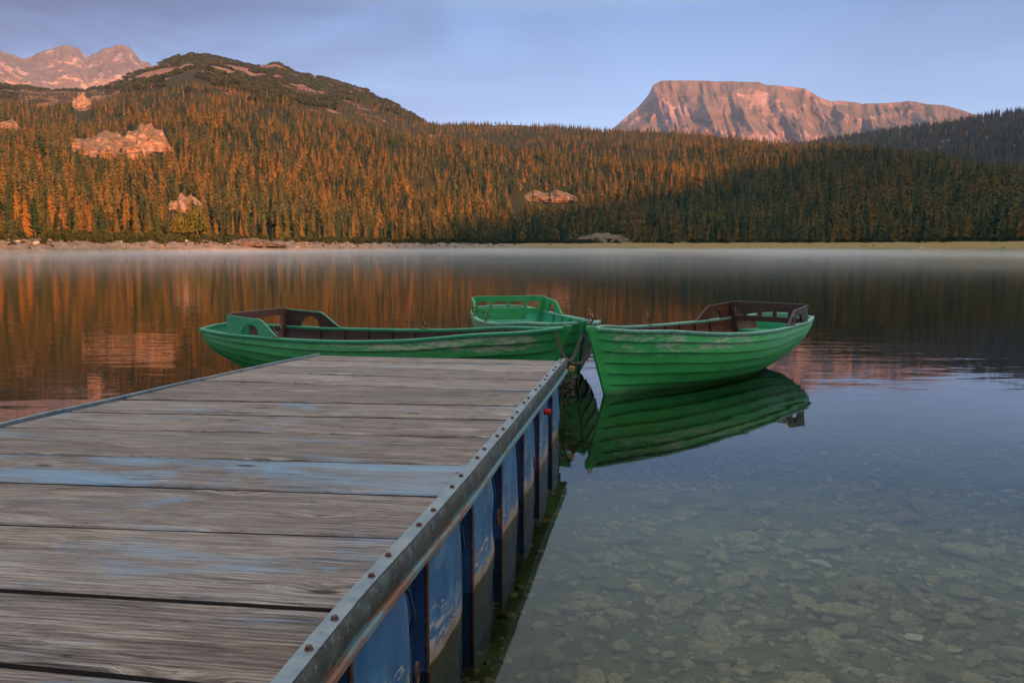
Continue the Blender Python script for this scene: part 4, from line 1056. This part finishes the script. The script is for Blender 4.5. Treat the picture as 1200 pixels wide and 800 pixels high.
mb = MB(); mb.box(-420, 420, 24, 440, .03, 1.1); t = NT('lake_mist'); pv = t.n('ShaderNodeVolumePrincipled'); pv.inputs['Color'].default_value = (.96, .98, 1, 1)
v = t.coord((.022, .016, .8)); nn = t.noise(v, 1, 4, .6); xyz = t.sep(t.coord())
dn = t.math('MULTIPLY', t.ramp(nn, [(.40, .12), (.66, 1)]), t.ramp(t.math('DIVIDE', xyz[1], 400.0), [(.07, 0), (.30, 1)])); dn = t.math('MULTIPLY', dn, t.ramp(xyz[2], [(0, 1), (1.0, 0)]))
t.l(t.math('MULTIPLY', dn, .020), pv.inputs['Density']); t.l(pv.outputs[0], t.out.inputs[1]); o = mb.build('mist', t.m); tag(o, 'thin white mist drifting low over the far part of the lake', 'mist', kind='stuff')

# ------------------------------------------------------------------ light
w = bpy.data.worlds.new('World'); SC.world = w; w.use_nodes = True; T = w.node_tree; T.nodes.clear()
wo = T.nodes.new('ShaderNodeOutputWorld'); bg = T.nodes.new('ShaderNodeBackground'); sk = T.nodes.new('ShaderNodeTexSky'); sk.sky_type = 'NISHITA'; sk.sun_disc = False
sk.sun_elevation = R(SUNEL); sk.sun_rotation = R(180 - SUNAZ); sk.altitude = 1400; sk.air_density = 1.0; sk.dust_density = .6; sk.ozone_density = 2.0
tc = T.nodes.new('ShaderNodeTexCoord')
def wmix(f, a, b, bl='MIX'):
    nd = T.nodes.new('ShaderNodeMix'); nd.data_type = 'RGBA'; nd.blend_type = bl
    for v, i in ((f, 0), (a, 6), (b, 7)):
        if isinstance(v, bpy.types.NodeSocket): T.links.new(v, nd.inputs[i])
        else: nd.inputs[i].default_value = v if i == 0 else (*v, 1)
    return nd.outputs[2]
def wramp(f, stops):
    nd = T.nodes.new('ShaderNodeValToRGB')
    while len(nd.color_ramp.elements) < len(stops): nd.color_ramp.elements.new(.5)
    for e, (p, c) in zip(nd.color_ramp.elements, stops): e.position = p; e.color = (c, c, c, 1) if isinstance(c, (int, float)) else (*c, 1)
    T.links.new(f, nd.inputs[0]); return nd.outputs[0]
def wnoise(scale, detail, sc=(1, 1, 1), rot=(0, 0, 0), rough=.55, dist=0):
    mp = T.nodes.new('ShaderNodeMapping'); T.links.new(tc.outputs['Generated'], mp.inputs[0]); mp.inputs['Scale'].default_value = sc; mp.inputs['Rotation'].default_value = rot
    nd = T.nodes.new('ShaderNodeTexNoise'); T.links.new(mp.outputs[0], nd.inputs['Vector']); nd.inputs['Scale'].default_value = scale; nd.inputs['Detail'].default_value = detail; nd.inputs['Roughness'].default_value = rough; nd.inputs['Distortion'].default_value = dist; return nd.outputs['Fac']
EXPO = 1.75
K = 1 / (2 ** EXPO * .15)
sp_ = T.nodes.new('ShaderNodeSeparateXYZ'); T.links.new(tc.outputs['Generated'], sp_.inputs[0])
def kc(*c): return tuple(q * K * .16 for q in c)
# the clear band near the horizon, then unseen bright cloud added overhead as fill
grad = wramp(sp_.outputs[2], [(0.0, kc(.92, .98, 1.06)), (.075, kc(.68, .86, 1.08)), (.15, kc(.44, .62, .98)), (.24, kc(.26, .42, .74)), (.30, kc(.52, .68, .78)), (.45, kc(.80, .88, .86)), (.64, kc(1.30, 1.30, 1.20)), (1.0, kc(1.38, 1.36, 1.24))])
gm = T.nodes.new('ShaderNodeVectorMath'); gm.operation = 'SCALE'; T.links.new(grad, gm.inputs[0]); gm.inputs[3].default_value = 1 / .16
col = wmix(.90, wmix(1.0, sk.outputs[0], (.55, .60, .80), 'MULTIPLY'), gm.outputs[0])
cl = wnoise(2.4, 6, (1, 1, 4.5), (0, R(-8), 0), .55, .6)
ax = T.nodes.new('ShaderNodeMath'); ax.operation = 'ADD'; T.links.new(sp_.outputs[0], ax.inputs[0]); ax.inputs[1].default_value = .6
side = wramp(ax.outputs[0], [(.05, 1), (.30, .75), (.55, .35), (.75, .05), (1.0, .3)])
el = wramp(sp_.outputs[2], [(.0, .25), (.13, .7), (.20, 1), (.34, .9), (.5, .3)])
mm = T.nodes.new('ShaderNodeMath'); mm.operation = 'MULTIPLY'; T.links.new(wramp(cl, [(.36, .15), (.60, 1)]), mm.inputs[0]); T.links.new(side, mm.inputs[1])
m2 = T.nodes.new('ShaderNodeMath'); m2.operation = 'MULTIPLY'; T.links.new(mm.outputs[0], m2.inputs[0]); T.links.new(el, m2.inputs[1])
col = wmix(m2.outputs[0], col, wmix(1.0, col, (.46, .32, .34), 'MULTIPLY'))
T.links.new(col, bg.inputs[0]); bg.inputs[1].default_value = .15; T.links.new(bg.outputs[0], wo.inputs[0])
sd = bpy.data.lights.new('sun', 'SUN'); sd.energy = 5; sd.angle = R(.5); sd.color = (1.0, .37, .15); so = bpy.data.objects.new('sun', sd); COL.objects.link(so)
tosun = Vector((sx * math.cos(R(SUNEL)), sy * math.cos(R(SUNEL)), math.sin(R(SUNEL)))); so.rotation_euler = tosun.to_track_quat('Z', 'Y').to_euler()

SC.view_settings.view_transform = 'Standard'; SC.view_settings.look = 'None'; SC.view_settings.exposure = EXPO; SC.view_settings.gamma = 1
cy = SC.cycles; cy.use_denoising = True; cy.max_bounces = 8; cy.transparent_max_bounces = 16; cy.volume_bounces = 0; cy.caustics_reflective = False; cy.caustics_refractive = False; cy.sample_clamp_indirect = 5
